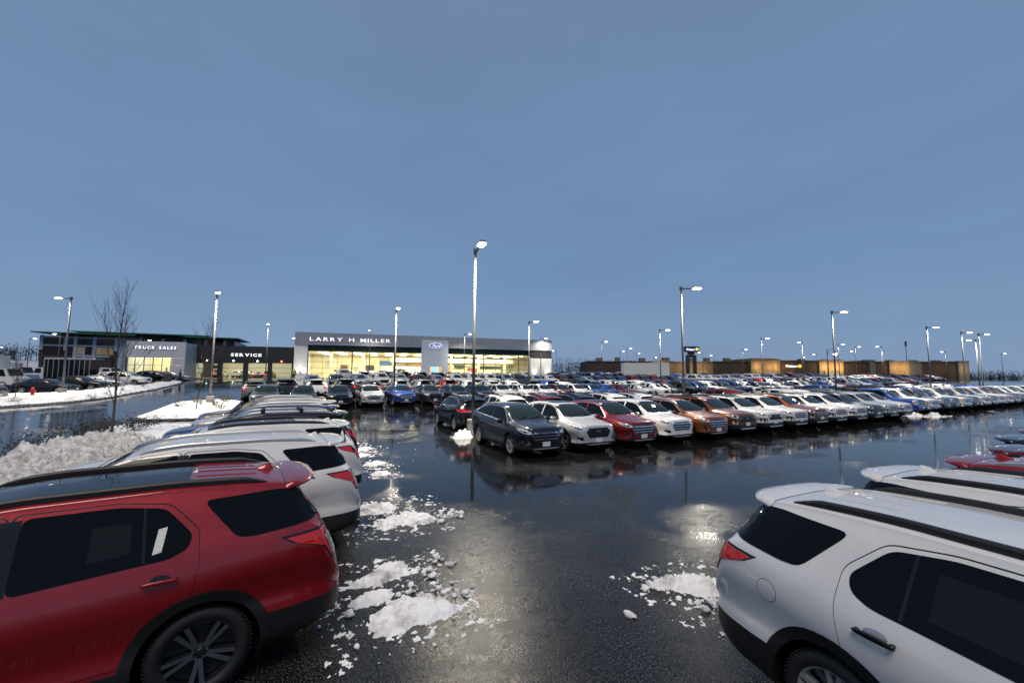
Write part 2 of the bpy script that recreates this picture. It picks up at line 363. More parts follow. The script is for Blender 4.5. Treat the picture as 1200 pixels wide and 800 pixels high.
def cut_wells(V, F, CL, S, rc):
    V = [Vector(p) for p in V]
    def ins(p):
        if abs(p.y) < .55: return None
        for ax in S['ax']:
            if math.hypot(p.x-ax, p.z-S['R']) < rc: return ax
        return None
    fl = [ins(p) for p in V]; keepF = []; keepC = []
    for f, c in zip(F, CL):
        if all(fl[i] is not None for i in f): continue
        keepF.append(f); keepC.append(c)
    for i, p in enumerate(V):
        if fl[i] is not None:
            ax = fl[i]; d = Vector((p.x-ax, p.z-S['R'])); d = d.normalized()*rc if d.length > .02 else Vector((0, rc)); p.x = ax+d.x; p.z = S['R']+d.y
    return V, keepF, keepC
def sub_mesh(name, V, F, mats, smooth=True):
    ids = sorted({i for f in F for i in f}); mp = {k: i for i, k in enumerate(ids)}
    return mesh(name, [V[i] for i in ids], [tuple(mp[i] for i in f) for f in F], mats, None, smooth)

def wheel_meshes(Rt, style, lod):
    n = 48 if lod == 0 else (24 if lod == 1 else 12); hw = .125; rr = Rt*.735
    b = MB(); b.lathe([(rr-.01, -hw*.80), (rr, -hw*.92), (Rt*.86, -hw), (Rt*.965, -hw*.86), (Rt, -hw*.6), (Rt, hw*.6), (Rt*.965, hw*.86), (Rt*.86, hw), (rr, hw*.92), (rr-.01, hw*.80)], n)
    if lod == 0:
        for k in range(64):
            a = 2*math.pi*k/64; mt = Matrix.Rotation(a, 4, 'Y')
            b.box(-.006, .006, hw*.15, hw*.8, Rt-.004, Rt+.005, 0, mt); b.box(-.006, .006, -hw*.8, -hw*.15, Rt-.004, Rt+.005, 0, mt)
    tyre = fixn(b.mesh('tyre', ['rubber'], True))
    b = MB(); mi = {'dark': 0, 'silver': 1, 'chrome': 2}[style]; y = hw*.80
    b.lathe([(.0, hw*.1), (rr*.98, hw*.1)], n, mi=0)
    b.lathe([(rr*.90, hw*.25), (rr*.93, y), (rr, y+.006), (rr+.004, y-.012)], n, mi=mi)
    b.lathe([(0, y-.012), (.028, y-.014), (.034, y-.022), (.075, y-.03), (.075, hw*.1)], 16 if lod < 2 else 8, mi=mi)
    ns = 5
    for k in range(ns):
        for dd in ((-.17, .17) if lod < 2 else (0,)):
            a = 2*math.pi*k/ns+.3; wd = .019 if lod < 2 else .05
            mt = Matrix.Rotation(a, 4, 'Y') @ Matrix.Rotation(dd*.55, 4, 'Y'); tw = dd*.10
            v = [(-wd*.8+tw*.2, y-.02, .05), (wd*.8+tw*.2, y-.02, .05), (wd+tw, y-.004, rr*.93), (-wd+tw, y-.004, rr*.93),
                 (-wd*.9+tw*.2, hw*.2, .05), (wd*.9+tw*.2, hw*.2, .05), (wd*1.3+tw, hw*.3, rr*.93), (-wd*1.3+tw, hw*.3, rr*.93)]
            face = 3 if (style == 'dark' and lod < 2) else mi
            o = len(b.v); b.v += [tuple(mt @ Vector(p)) for p in v]
            qs = [(0, 1, 2, 3), (4, 7, 6, 5), (0, 4, 5, 1), (1, 5, 6, 2), (2, 6, 7, 3), (3, 7, 4, 0)]
            for qi, q in enumerate(qs): b.f.append(tuple(i+o for i in q)); b.m.append(face if qi == 0 else mi)
    if lod < 2:
        for k in range(5):
            a = 2*math.pi*(k+.5)/5; v0 = len(b.v)
            b.tube([(.052*math.cos(a), y-.05, .052*math.sin(a)), (.052*math.cos(a), y-.018, .052*math.sin(a))], .009, 6, 2)
    rim = fixn(b.mesh('rim', ['rim_dark', 'silver', 'chrome', 'machined'], False))
    return tyre, rim

def blob(b, c, s, mi=0, n=8, q=3.0):
    """rounded block (superellipsoid)"""
    v = []; f = []; m_ = n*2
    pw = lambda t: math.copysign(abs(t)**(2/q), t)
    for i in range(n+1):
        a = -math.pi/2+math.pi*i/n
        for j in range(m_):
            t = 2*math.pi*j/m_
            v.append((c[0]+s[0]*pw(math.cos(a))*pw(math.cos(t)), c[1]+s[1]*pw(math.cos(a))*pw(math.sin(t)), c[2]+s[2]*pw(math.sin(a))))
    for i in range(n):
        for j in range(m_): f.append((i*m_+j, i*m_+(j+1) % m_, (i+1)*m_+(j+1) % m_, (i+1)*m_+j))
    return b.add(v, f, mi)

def build_car(kind, lod, opt):
    """returns a list of parts: (name, mesh, loc, rot, parent index, painted)"""
    S = SPEC[kind]; Rt = S['R']; A = S['ax']
    pk = 'paint_wet' if lod == 0 else 'paint'; gk = 'glass_wet' if lod == 0 else 'glass'
    nst, sub = ((150, 4), (64, 2), (34, 1))[lod]
    V, F, CL = build_shell(S, nst, sub)
    sh = Shell(V, F); topf = pchip(S['top']); wrf = pchip(S['wr']); beltf = pchip(S['belt'])
    parts = []
    def P(name, me, loc=(0, 0, 0), rot=None, par=-1, pt=False): parts.append((name, me, loc, rot, par, pt)); return len(parts)-1
    rc = Rt+.072
    V2, F2, C2 = cut_wells(V, F, CL, S, rc)
    me = sub_mesh('body', V2, [f for f, c in zip(F2, C2) if not c], [pk]); body = P('body', me, pt=True)
    b = MB(); bl = [f for f, c in zip(F2, C2) if c]
    ids = sorted({i for f in bl for i in f}); mpp = {k: i for i, k in enumerate(ids)}
    b.add([V2[i] for i in ids], [tuple(mpp[i] for i in f) for f in bl])
    for ax in A:        # wheel wells
        for s in (1, -1):
            n = 20 if lod < 2 else 8
            for (r0, y0, r1, y1) in ((rc+.012, S['track']-.01, rc+.012, .52), (rc+.012, .52, .02, .52)):
                v = []; f = []
                for k in range(n+1):
                    a = -.35+(math.pi+.7)*k/n
                    v += [(ax+r0*math.cos(a), s*y0, Rt+r0*math.sin(a)), (ax+r1*math.cos(a), s*y1, Rt+r1*math.sin(a))]
                f = [(2*k, 2*k+1, 2*k+3, 2*k+2) for k in range(n)]
                b.add(v, f)
    P('lower_cladding', b.mesh('lower_cladding', ['black'], True))
    step = (.05, .10, .22)[lod]
    D = {1: (0, -1, 0), -1: (0, 1, 0)}
    truck = kind == 'pickup'
    rn = 4 if lod < 2 else 1
    def side(name, pts, s, mk, off=.004, r=0, st=None, par=-1, pt=False):
        q = rounded([(x, z) for x, z in pts], r, rn) if r else [Vector(p) for p in pts]
        return P(name, sh.panel(name, [(x, 0, z) for x, z in q], D[s], mk, off, st or step), par=par, pt=pt)
    def arch(s, ax, r0, r1, a0=-.25, a1=math.pi+.25, n=24):
        n = n if lod < 2 else 8
        q = [(ax+r1*math.cos(a0+(a1-a0)*k/n), Rt+r1*math.sin(a0+(a1-a0)*k/n)) for k in range(n+1)]
        return q+[(ax+r0*math.cos(a0+(a1-a0)*k/n), Rt+r0*math.sin(a0+(a1-a0)*k/n)) for k in range(n+1)][::-1]
    dl = .10
    # ----- side glazing, doors, seams
    if kind == 'suv':
        fg = [(1.08, 1.135), (.48, 1.605), (.30, 1.65), (-.13, 1.67), (-.13, 1.165)]
        rg = [(-.25, 1.175), (-.25, 1.67), (-.80, 1.665), (-1.12, 1.615), (-1.33, 1.39), (-1.30, 1.29), (-1.18, 1.235)]
        qg = [(-1.38, 1.635), (-1.66, 1.31), (-1.80, 1.30), (-2.36, 1.335), (-2.17, 1.62), (-1.95, 1.64)]
        fd = [(1.10, .47), (1.13, .80), (1.15, 1.06), (1.08, 1.15), (.48, 1.63), (.28, 1.675), (-.17, 1.695), (-.17, .47)]
        rd = [(-.20, .47), (-.20, 1.695), (-.80, 1.69), (-1.15, 1.64), (-1.37, 1.42), (-1.385, 1.15), (-1.34, .92)]
        rd += [(A[1]+.50*math.cos(t), Rt+.50*math.sin(t)) for t in (1.36, 1.15, .95, .75, .55, .35, .2)]+[(-.90, .47)]
    elif kind == 'crossover':
        fg = [(1.12, 1.11), (.52, 1.52), (.25, 1.585), (-.16, 1.615), (-.16, 1.15)]
        rg = [(-.24, 1.155), (-.24, 1.61), (-.75, 1.60), (-1.10, 1.555), (-1.13, 1.215)]
        qg = [(-1.17, 1.22), (-1.17, 1.545), (-1.40, 1.50), (-1.72, 1.36), (-1.70, 1.30)]
    elif kind == 'sedan':
        fg = [(.85, .97), (.25, 1.30), (-.12, 1.37), (-.12, .985)]
        rg = [(-.18, .99), (-.18, 1.37), (-.70, 1.365), (-1.05, 1.28), (-1.20, 1.05)]
        qg = None
    else:
        fg = [(1.30, 1.21), (.88, 1.62), (.70, 1.77), (.26, 1.80), (.26, 1.235)]
        rg = [(.20, 1.235), (.20, 1.80), (-.50, 1.79), (-.58, 1.25)]
        qg = None
    for s in (1, -1):
        if lod == 0 and kind == 'suv':
            big = lambda pl, k: [(x+(x-sum(p[0] for p in pl)/len(pl))*k, z+(z-sum(p[1] for p in pl)/len(pl))*k) for x, z in pl]
            for nm, pl in (('front_door', fd), ('rear_door', rd)):
                side('door_gap', big(pl, .013), s, 'gloss_black', .0012, .06)
                d_ = side(nm, pl, s, pk, .0026, .06, .04, pt=True)
                if nm == 'rear_door':
                    # handle with its cup
                    hx, hz = (-1.13, 1.085)
                    P('handle_cup', sh.panel('handle_cup', [(hx+.07*math.cos(t*.524), 0, hz+.012+.034*math.sin(t*.524)) for t in range(12)], D[s], 'gloss_black' if s > 0 else 'silver', .0032, .02), par=d_)
                else: hx, hz = (-.06, 1.03)
                l, n_ = sh.hit(Vector((hx, s*5, hz)), Vector((0, -s, 0)))
                bb = MB(); blob(bb, (hx, l.y+s*.034, hz), (.125, .013, .019), n=8); blob(bb, (hx+.10, l.y+s*.012, hz), (.016, .03, .015), n=4); blob(bb, (hx-.10, l.y+s*.012, hz), (.016, .03, .015), n=4)
                P('handle', fixn(bb.mesh('handle', [pk if opt.get('bodyhandle') else 'gloss_black'], True)), par=d_, pt=True)
        elif lod == 1 and not opt.get('noseam'):
            for x0 in ((1.08, -.20, -1.28) if not truck else (1.36, .23, -.60)):
                zz = .48; tz = (1.04 if x0 > .5 else beltf(x0)-.02)
                if x0 < -1: zz = .98
                side('door_seam', [(x0, zz), (x0, tz), (x0-.016, tz), (x0-.016, zz)], s, 'gloss_black', .002)
            for hx in ((-.05, -1.05) if not truck else (.42, -.42)):
                hz = beltf(hx)-.11; l, n_ = sh.hit(Vector((hx, s*5, hz)), Vector((0, -s, 0)))
                bb = MB(); blob(bb, (hx, l.y+s*.02, hz), (.11, .018, .018), n=4)
                P('handle', bb.mesh('handle', [pk], True), pt=True)
        off = .0055 if lod == 0 else .004
        side('front_side_window', fg, s, gk, off, .03)
        wi = side('rear_side_window', rg, s, gk, off, .06 if kind == 'suv' else .03)
        if lod == 0:
            side('window_pillar', [(-.13, 1.17), (-.13, 1.665), (-.25, 1.665), (-.25, 1.178)], s, 'gloss_black', .0052)
            side('window_divider', [(-1.00, 1.235), (-.967, 1.635), (-.987, 1.635), (-1.022, 1.237)], s, 'gloss_black', .0075)
        if qg: side('quarter_window', qg, s, gk, off, [.08, .06, .06, .03, .03, .05] if kind == 'suv' else .04)
        if lod == 1 and kind == 'crossover':   # bright outline above and below the glass
            side('window_trim', [(1.15, 1.085), (-1.72, 1.275), (-1.72, 1.30), (1.13, 1.107)], s, 'chrome', .006)
            side('window_trim', [(-1.73, 1.36), (-1.40, 1.515), (-1.10, 1.568), (-.75, 1.613), (-.2, 1.625), (.24, 1.602), (.54, 1.535), (1.12, 1.125), (1.17, 1.115), (.55, 1.56), (.24, 1.625), (-.2, 1.645), (-.75, 1.633), (-1.1, 1.588), (-1.42, 1.533), (-1.76, 1.37)], s, 'chrome' if not opt.get('sport') else 'gloss_black', .006)
        for ax in A:
            if lod < 2: side('wheel_arch_trim', arch(s, ax, rc-.004, rc+.082, -.15 if ax > 0 else -.05, math.pi+(.05 if ax > 0 else .15)), s, 'black' if kind != 'sedan' else pk, .012, st=.06, pt=False)
        if lod < 2:
            z0 = .42 if kind == 'suv' else S['clad'][2][1]
            side('sill_trim', [(A[0]-.52, z0-.10), (A[0]-.50, z0+.015), (A[1]+.50, z0+.015), (A[1]+.52, z0-.10)], s, 'black', .014)
            # mirror
            mx, mz = {'suv': (.92, 1.15), 'crossover': (.90, 1.12), 'sedan': (.75, .99), 'pickup': (1.18, 1.28)}[kind]
            l, n_ = sh.hit(Vector((mx, s*5, mz)), Vector((0, -s, 0)))
            bb = MB(); blob(bb, (mx-.02, l.y+s*(.15 if not truck else .2), mz+.03), (.055, .115, .08 if not truck else .13), n=6); blob(bb, (mx+.02, l.y+s*.03, mz-.02), (.03, .07, .022), mi=1, n=4)
            P('mirror', fixn(bb.mesh('mirror', [pk if not opt.get('blackmirror') else 'gloss_black', 'black'], True)), pt=True)
    # ----- windscreen and rear window
    wx0, wx1 = {'suv': (1.20, .44), 'crossover': (1.22, .32), 'sedan': (.96, .20), 'pickup': (1.52, .86)}[kind]
    pr = [(wx0+.03, 0), (wx0+.01, wrf(wx0)*.55), (wx0-.05, wrf(wx0)*.93), ((wx0+wx1)/2, wrf((wx0+wx1)/2)*.955), (wx1+.03, wrf(wx1)*.93), (wx1, wrf(wx1)*.55)]
    pts = [(x, y, topf(x)) for x, y in pr]+[(x, -y, topf(x)) for x, y in pr[1:][::-1]]
    pts = [(wx1-.01, 0, topf(wx1-.01)) if False else p for p in pts]
    shield = P('windshield', sh.panel('windshield', pts, (-.62, 0, -.78), 'shield', .005, step*1.4, v=(0, 1, 0)))
    if lod == 1:
        q = (wx1+.09, -.50); P('sticker', sh.panel('sticker', [(q[0]+a, q[1]+b_, topf(q[0]+a)) for a, b_ in ((.05, -.07), (.05, .07), (-.05, .07), (-.05, -.07))], (-.62, 0, -.78), 'paper', .008, .1, v=(0, 1, 0)), par=shield)
        bb = MB()
        for y0 in (.05, -.48):
            pt_ = [sh.hit(Vector((wx0+.03-k*.025, y0+k*.09, 3)), Vector((0, 0, -1)))[0]+Vector((.01, 0, .016)) for k in range(6)]
            bb.tube(pt_, .009, 5)
        P('wiper', bb.mesh('wiper', ['gloss_black']))
    if kind == 'suv':
        pr = [(-2.13, 0), (-2.13, .5), (-2.16, .60), (-2.36, .715), (-2.41, .66), (-2.425, .4), (-2.43, 0)]; rdir = (.86, 0, -.5)
    elif kind == 'crossover':
        pr = [(-1.93, 0), (-1.93, .42), (-1.96, .54), (-2.12, .63), (-2.17, .58), (-2.19, .3), (-2.19, 0)]; rdir = (.86, 0, -.5)
    elif kind == 'sedan':
        pr = [(-1.15, 0), (-1.17, .48), (-1.7, .58), (-1.76, .5), (-1.78, 0)]; rdir = (.5, 0, -.86)
    else:
        pr = [(-.715, 0), (-.715, .52), (-.74, .60), (-.80, .66), (-.803, 0)]; rdir = (.97, 0, -.2)
    pts = [(x, y, topf(x)) for x, y in pr]+[(x, -y, topf(x)) for x, y in pr[1:-1][::-1]]
    P('rear_window', sh.panel('rear_window', pts, rdir, gk, .006, step, v=(0, 1, 0)))
    # ----- lamps
    zt_ = {'suv': 1.225, 'crossover': 1.05, 'sedan': .98, 'pickup': 1.28}[kind]
    xr = S['xr']
    for s in (1, -1):
        if kind == 'suv':
            tl = [(-2.06, .95, 1.225), (-2.40, .86, 1.235), (-2.51, .70, 1.20), (-2.55, .62, 1.16), (-2.56, .62, .96), (-2.53, .76, .935), (-2.475, .86, .95), (-2.42, .90, 1.07), (-2.15, .95, 1.165)]
            hl = [(2.31, .60, 1.01), (2.24, .78, 1.04), (2.02, .91, 1.06), (1.93, .93, 1.05), (2.05, .92, .99), (2.22, .84, .90), (2.31, .70, .88), (2.34, .57, .90)]
        elif kind == 'crossover':
            tl = [(-1.80, .91, 1.08), (-2.10, .82, 1.11), (-2.24, .60, 1.08), (-2.27, .30, 1.05), (-2.28, .30, .98), (-2.27, .62, .96), (-2.15, .84, .98), (-1.9, .92, 1.02)]
            hl = [(2.33, .54, .90), (2.22, .74, .955), (1.98, .89, .995), (1.88, .91, .99), (2.0, .89, .93), (2.2, .80, .86), (2.32, .62, .82), (2.35, .52, .83)]
        elif kind == 'sedan':
            tl = [(-2.1, .85, .98), (-2.36, .70, 1.0), (-2.41, .45, .98), (-2.42, .45, .86), (-2.36, .74, .84), (-2.15, .86, .88)]
            hl = [(2.2, .55, .74), (2.05, .75, .78), (1.85, .86, .80), (2.0, .83, .70), (2.22, .66, .64)]
        else:
            tl = [(-2.82, .99, 1.30), (-2.97, .94, 1.30), (-2.985, .78, 1.29), (-2.985, .78, .95), (-2.97, .94, .94), (-2.83, .99, .96)]
            hl = [(2.84, .60, 1.08), (2.80, .84, 1.10), (2.66, .94, 1.10), (2.62, .95, .92), (2.74, .93, .80), (2.86, .80, .78), (2.88, .60, .80)]
        cx = (.72, -s*.69, 0)
        if lod < 2:
            c0 = [sum(p[i] for p in tl)/len(tl) for i in range(3)]
            P('taillight_bezel', sh.panel('taillight_bezel', [(c0[0]+(x-c0[0])*1.10, s*(c0[1]+(y-c0[1])*1.10), c0[2]+(z-c0[2])*1.16) for x, y, z in tl], cx, 'gloss_black', .005, step*.8))
        ti = P('taillight', sh.panel('taillight', [(x, s*y, z) for x, y, z in tl], cx, 'red_lens', .008, step*.8))
        if lod == 0:
            q = [(-2.43, .87, 1.155), (-2.50, .76, 1.15), (-2.535, .72, .985), (-2.48, .84, .965)]
            P('reverse_lamp', sh.panel('reverse_lamp', [(x, s*y, z) for x, y, z in q], cx, 'clear_lens', .013, .04), par=ti)
        cx = (-.72, -s*.69, 0)
        hi = P('headlight', sh.panel('headlight', [(x, s*y, z) for x, y, z in hl], cx, 'clear_lens', .008, step*.8))
        if lod == 1:
            c0 = [sum(p[i] for p in hl)/len(hl) for i in range(3)]
            q = [[c0[i]+(p[i]-c0[i])*(.5 if i != 2 else .42) for i in range(3)] for p in hl]
            P('headlight_insert', sh.panel('headlight_insert', [(x, s*y, z) for x, y, z in q], cx, 'gloss_black', .011, step), par=hi)
            k0 = [c0[0]-.02, c0[1]+.02, c0[2]]
            q = [(k0[0]-.035*math.cos(t*1.05)*.7, s*(k0[1]+.035*math.cos(t*1.05)*.7), k0[2]+.03*math.sin(t*1.05)) for t in range(6)]
            P('headlight_bulb', sh.panel('headlight_bulb', q, cx, 'chrome', .016, .05), par=hi)
            am = [hl[2], hl[3], hl[4], [(hl[2][i]+hl[4][i])/2+(.05 if i == 0 else 0) for i in range(3)]]
            P('headlight_marker', sh.panel('headlight_marker', [(x, s*y, z) for x, y, z in am], cx, 'amber', .0125, .08), par=hi)
            if kind == 'suv':
                fg_ = [(2.32, .58, .79), (2.2, .80, .81), (2.12, .88, .78), (2.15, .87, .63), (2.28, .74, .585), (2.34, .58, .59)]
            elif kind == 'crossover':
                fg_ = [(2.3, .62, .60), (2.2, .80, .62), (2.18, .83, .56), (2.3, .72, .48), (2.36, .60, .47)]
            else: fg_ = [(2.8, .66, .62), (2.78, .84, .62), (2.78, .84, .52), (2.8, .66, .52)]
            c0 = [sum(p[i] for p in fg_)/len(fg_) for i in range(3)]
            P('fog_lamp_bezel', sh.panel('fog_lamp_bezel', [(x, s*y, z) for x, y, z in fg_], cx, 'chrome' if opt.get('brightfog') else 'black', .007, .12))
            q = [[c0[i]+(p[i]-c0[i])*.72 for i in range(3)] for p in fg_]
            P('fog_lamp', sh.panel('fog_lamp', [(x, s*y, z) for x, y, z in q], cx, 'gloss_black' if opt.get('brightfog') else 'clear_lens' if kind == 'suv' else 'gloss_black', .011, .12))
    # ----- nose
    Fd = (-1, 0, 0)
    def front(name, yz, mk, off, r=0, par=-1, pt=False, st=None):
        q = rounded(yz, r, rn) if r else [Vector(p) for p in yz]
        return P(name, sh.panel(name, [(5, y, z) for y, z in q], Fd, mk, off, st or step*1.5), par=par, pt=pt)
    def rear(name, yz, mk, off, r=0, par=-1, pt=False):
        q = rounded(yz, r, rn) if r else [Vector(p) for p in yz]
        return P(name, sh.panel(name, [(-5, y, z) for y, z in q], (1, 0, 0), mk, off, step*1.5), par=par, pt=pt)
    if kind == 'suv': gp = [(-.54, .965), (.54, .965), (.60, .87), (.52, .71), (-.52, .71), (-.60, .87)]
    elif kind == 'crossover': gp = [(-.42, .91), (.42, .91), (.55, .77), (.42, .57), (-.42, .57), (-.55, .77)]
    elif kind == 'sedan': gp = [(-.42, .68), (.42, .68), (.46, .55), (.38, .46), (-.38, .46), (-.46, .55)]
    else: gp = [(-.60, 1.02), (.60, 1.02), (.62, .80), (.54, .66), (-.54, .66), (-.62, .80)]
    if lod < 2:
        gi = front('grille', gp, 'gloss_black' if not opt.get('chromegrille') else 'gloss_black', .008, .03)
        zs = [z for _, z in gp]; z0, z1 = min(zs), max(zs)
        def gw(z):
            xs = []
            for i in range(len(gp)):
                a, b_ = gp[i], gp[(i+1) % len(gp)]
                if (a[1]-z)*(b_[1]-z) <= 0 and a[1] != b_[1]: xs.append(abs(a[0]+(b_[0]-a[0])*(z-a[1])/(b_[1]-a[1])))
            return max(xs) if xs else .4
        nb = {'suv': 2, 'crossover': 3, 'sedan': 4, 'pickup': 2}[kind]; bk = 'chrome' if opt.get('chromegrille') else ('black' if opt.get('sport') else 'silver')
        if not (opt.get('sport') and kind == 'suv'):
            for k in range(nb):
                z = z0+(z1-z0)*(k+.7)/(nb+.35); wd = gw(z)*.97; h = .022 if kind != 'pickup' else .03
                front('grille_bar', [(-wd, z-h), (wd, z-h), (wd, z+h), (-wd, z+h)], bk, .016, par=gi)
        if opt.get('chromegrille'):
            fr_ = [(y*1.035, z0+(z-z0)*1.03-.008) for y, z in gp]
            front('grille_surround', fr_, 'chrome', .0045, .03, par=gi)
        zb_ = (z0+z1)/2 if kind != 'crossover' else z0+(z1-z0)*.62
        oval = lambda k: [(k*.092*math.cos(t*math.pi/8), zb_+k*.037*math.sin(t*math.pi/8)) for t in range(16)]
        bi = front('badge', oval(1), 'chrome', .020, par=gi, st=.04); front('badge_face', oval(.86), 'badge_blue', .0225, par=gi, st=.04)
        pz = {'suv': .60, 'crossover': .475, 'sedan': .36, 'pickup': .56}[kind]
        front('plate', [(-.15, pz-.075), (.15, pz-.075), (.15, pz+.075), (-.15, pz+.075)], 'plate', .022)
        li = {'suv': (.36, .42), 'crossover': (.305, .345), 'sedan': (.25, .28), 'pickup': (.46, .70)}[kind]
        if truck:
            bp = MB(); blob(bp, (2.93, 0, .60), (.07, .92, .13), n=10, q=5); P('bumper', bp.mesh('bumper', ['chrome' if opt.get('chromegrille') else pk], True), pt=True)
            front('plate', [(-.15, .52), (.15, .52), (.15, .67), (-.15, .67)], 'plate', .10)
        else:
            front('lower_intake', [(-.55, li[1]+.03), (.55, li[1]+.03), (.48, pz-.09 if kind != 'suv' else .50), (-.48, pz-.09 if kind != 'suv' else .50)], 'gloss_black', .006)
            front('skid_plate', [(-.50, li[0]), (.50, li[0]), (.56, li[1]), (-.56, li[1])], 'silver', .014, .02)
        if kind == 'suv' and opt.get('hoodletters'):
            pass
    else:
        front('grille', gp, 'gloss_black', .008)
        front('plate', [(-.15, .42), (.15, .42), (.15, .55), (-.15, .55)], 'plate', .03)
    # ----- tail
    rz = {'suv': .98, 'crossover': .86, 'sedan': .80, 'pickup': 1.1}[kind]
    if lod < 2 and not truck:
        rear('plate_recess', [(-.27, rz-.09), (.27, rz-.09), (.27, rz+.08), (-.27, rz+.08)], 'gloss_black', .006, .03)
        rear('rear_plate', [(-.15, rz-.075), (.15, rz-.075), (.15, rz+.065), (-.15, rz+.065)], 'plate', .012)
        rear('liftgate_strip', [(-.60, rz+.105), (.60, rz+.105), (.60, rz+.135), (-.60, rz+.135)], 'chrome', .010)
        z0 = S['clad'][-1][1]
        rear('rear_diffuser', [(-.45, .40), (.45, .40), (.5, z0-.03), (-.5, z0-.03)], 'silver', .010, .03)
    # ----- roof
    if kind == 'suv':
        n = 25; v = []; f = []
        for i in range(n):
            t = -1+2*i/(n-1); y = t*.655
            xr_ = -2.385+.16*abs(t)**5+.02*t*t; xf = -2.07
            z0_ = sh.hit(Vector((xf, y*.97, 5)), Vector((0, 0, -1)))[0].z+.003; zo = 1.722-.030*abs(t)**3
            for k in range(6):
                x = xf+(xr_-xf)*k/5; q_ = min(1, k/2); v.append((x, y, z0_*(1-q_)+zo*q_-.028*((k/5)**1.6)))
            v.append((xr_-.004, y, zo-.045)); v.append((xr_+.05, y, zo-.062)); v.append((xf-.04, y, zo-.075))
        q = 9
        for i in range(n-1):
            for k in range(q-1): f.append((i*q+k, (i+1)*q+k, (i+1)*q+k+1, i*q+k+1))
        f.append(tuple(range(q))[::-1]); f.append(tuple((n-1)*q+k for k in range(q)))
        P('spoiler', fixn(mesh('spoiler', v, f, [pk], None, True)), pt=True)
        if lod < 2:
            P('roof_seam', sh.panel('roof_seam', [(-2.062, -.61, 1.7), (-2.062, .61, 1.7), (-2.069, .61, 1.7), (-2.069, -.61, 1.7)], (0, 0, -1), 'gloss_black', .003, .05, v=(0, 1, 0)))
            fin = [(-1.86, 1.0), (-1.90, .6), (-2.0, .1), (-2.02, 0), (-1.80, 0)]
            bb = MB(); zf = topf(-1.9)+.0
            pf = [(-1.74, .0, .022), (-1.80, .022, .028), (-1.87, .045, .03), (-1.93, .07, .026), (-1.965, .072, .016), (-1.99, .02, .006), (-2.0, 0, .004)]
            v = []; 
            for x, h, wd in pf: v += [(x, -wd, zf-.02), (x, -wd*.35, zf+h), (x, wd*.35, zf+h), (x, wd, zf-.02)]
            f = [(i*4+k, i*4+k+1, i*4+4+k+1, i*4+4+k) for i in range(len(pf)-1) for k in range(3)]
            P('antenna_fin', fixn(mesh('antenna_fin', v, f, [pk], None, True)), pt=True)
    if kind == 'suv' or (kind == 'crossover' and opt.get('rails')):
        y0 = .575 if kind == 'suv' else .55; xa, xb = (.30, -1.90) if kind == 'suv' else (.05, -1.55)
        for s in (1, -1):
            v = []; f = []; n = 30 if lod == 0 else (14 if lod == 1 else 6)
            for k in range(n+1):
                x = xa+(xb-xa)*k/n; l, nn = sh.hit(Vector((x, s*y0, 5)), Vector((0, 0, -1)))
                e0 = min(k, n-k)/n; hh = .010+.042*min(1, e0/.09); wd = .032*(.55+.45*min(1, e0/.05))
                for dy, dz in ((-1, -.03), (-1, .7), (-.55, 1), (.55, 1), (1, .7), (1, -.03)): v.append((x, s*y0+dy*wd, l.z+dz*hh))
            for k in range(n):
                for j in range(5): f.append((k*6+j, k*6+j+1, k*6+6+j+1, k*6+6+j))
            f += [tuple(range(6)), tuple(range(n*6, n*6+6))]
            rk = {'b': 'black', 's': 'silver'}[opt.get('railcol', 'b')]
            me = fixn(mesh('roof_rail', v, f, [rk], None, False)); P('roof_rail', me)
    if opt.get('pano') and lod < 2:
        x0, x1, yy = (.30, -1.25, .50) if kind == 'suv' else (.1, -1.3, .50)
        q = rounded([(x0, -yy), (x0+.03, 0), (x0, yy), (x1, yy), (x1, -yy)], .05)
        P('glass_roof', sh.panel('glass_roof', [(a, b_, 0) for a, b_ in q], (0, 0, -1), gk, .005, step*1.5, v=(0, 1, 0)))
    if lod == 0 and kind == 'suv':
        for k in range(5):
            y = -.44+.22*k
            P('roof_rib', sh.panel('roof_rib', [(-1.30, y-.03, 0), (-1.30, y+.03, 0), (-1.82, y+.028, 0), (-1.82, y-.028, 0)], (0, 0, -1), pk, .007, .06, v=(0, 1, 0)), pt=True)
        fx, fz = -1.90, 1.03
        ring = [(fx+.088*math.cos(t*math.pi/16), 0, fz+.088*math.sin(t*math.pi/16)) for t in range(32)]; r_in = [(fx+(p[0]-fx)*.955, 0, fz+(p[2]-fz)*.955) for p in ring]
        P('fuel_door_gap', sh.panel('fuel_door_gap', ring, D[-1], 'gloss_black', .0012, .04)); P('fuel_door', sh.panel('fuel_door', r_in, D[-1], pk, .0024, .04), pt=True)
        if opt.get('windowsticker'):
            s = 1
            P('sticker', sh.panel('sticker', [(-1.12, 0, 1.295), (-1.06, 0, 1.285), (-1.085, 0, 1.465), (-1.145, 0, 1.475)], D[1], 'paper', .0075, .05))
            P('window_sheet', sh.panel('window_sheet', [(-.66, 0, 1.30), (-.92, 0, 1.32), (-.90, 0, 1.545), (-.66, 0, 1.54)], D[1], 'dimpaper', .0068, .05))
        else:
            P('window_sheet', sh.panel('window_sheet', [(-.45, 0, 1.28), (-.88, 0, 1.30), (-.86, 0, 1.57), (-.45, 0, 1.57)], D[-1], 'dimpaper', .0068, .05))
        for s in (1, -1):
            P('side_molding', sh.panel('side_molding', [(.75, 0, .375), (-.62, 0, .375), (-.62, 0, .40), (.75, 0, .40)], D[s], 'machined', .024, .08))
        # rear bumper shelf and wiper
        bb = MB(); blob(bb, (-2.40, .0, 1.60), (.02, .28, .008), n=4); P('rear_wiper', bb.mesh('rear_wiper', ['gloss_black'], True), pt=False)
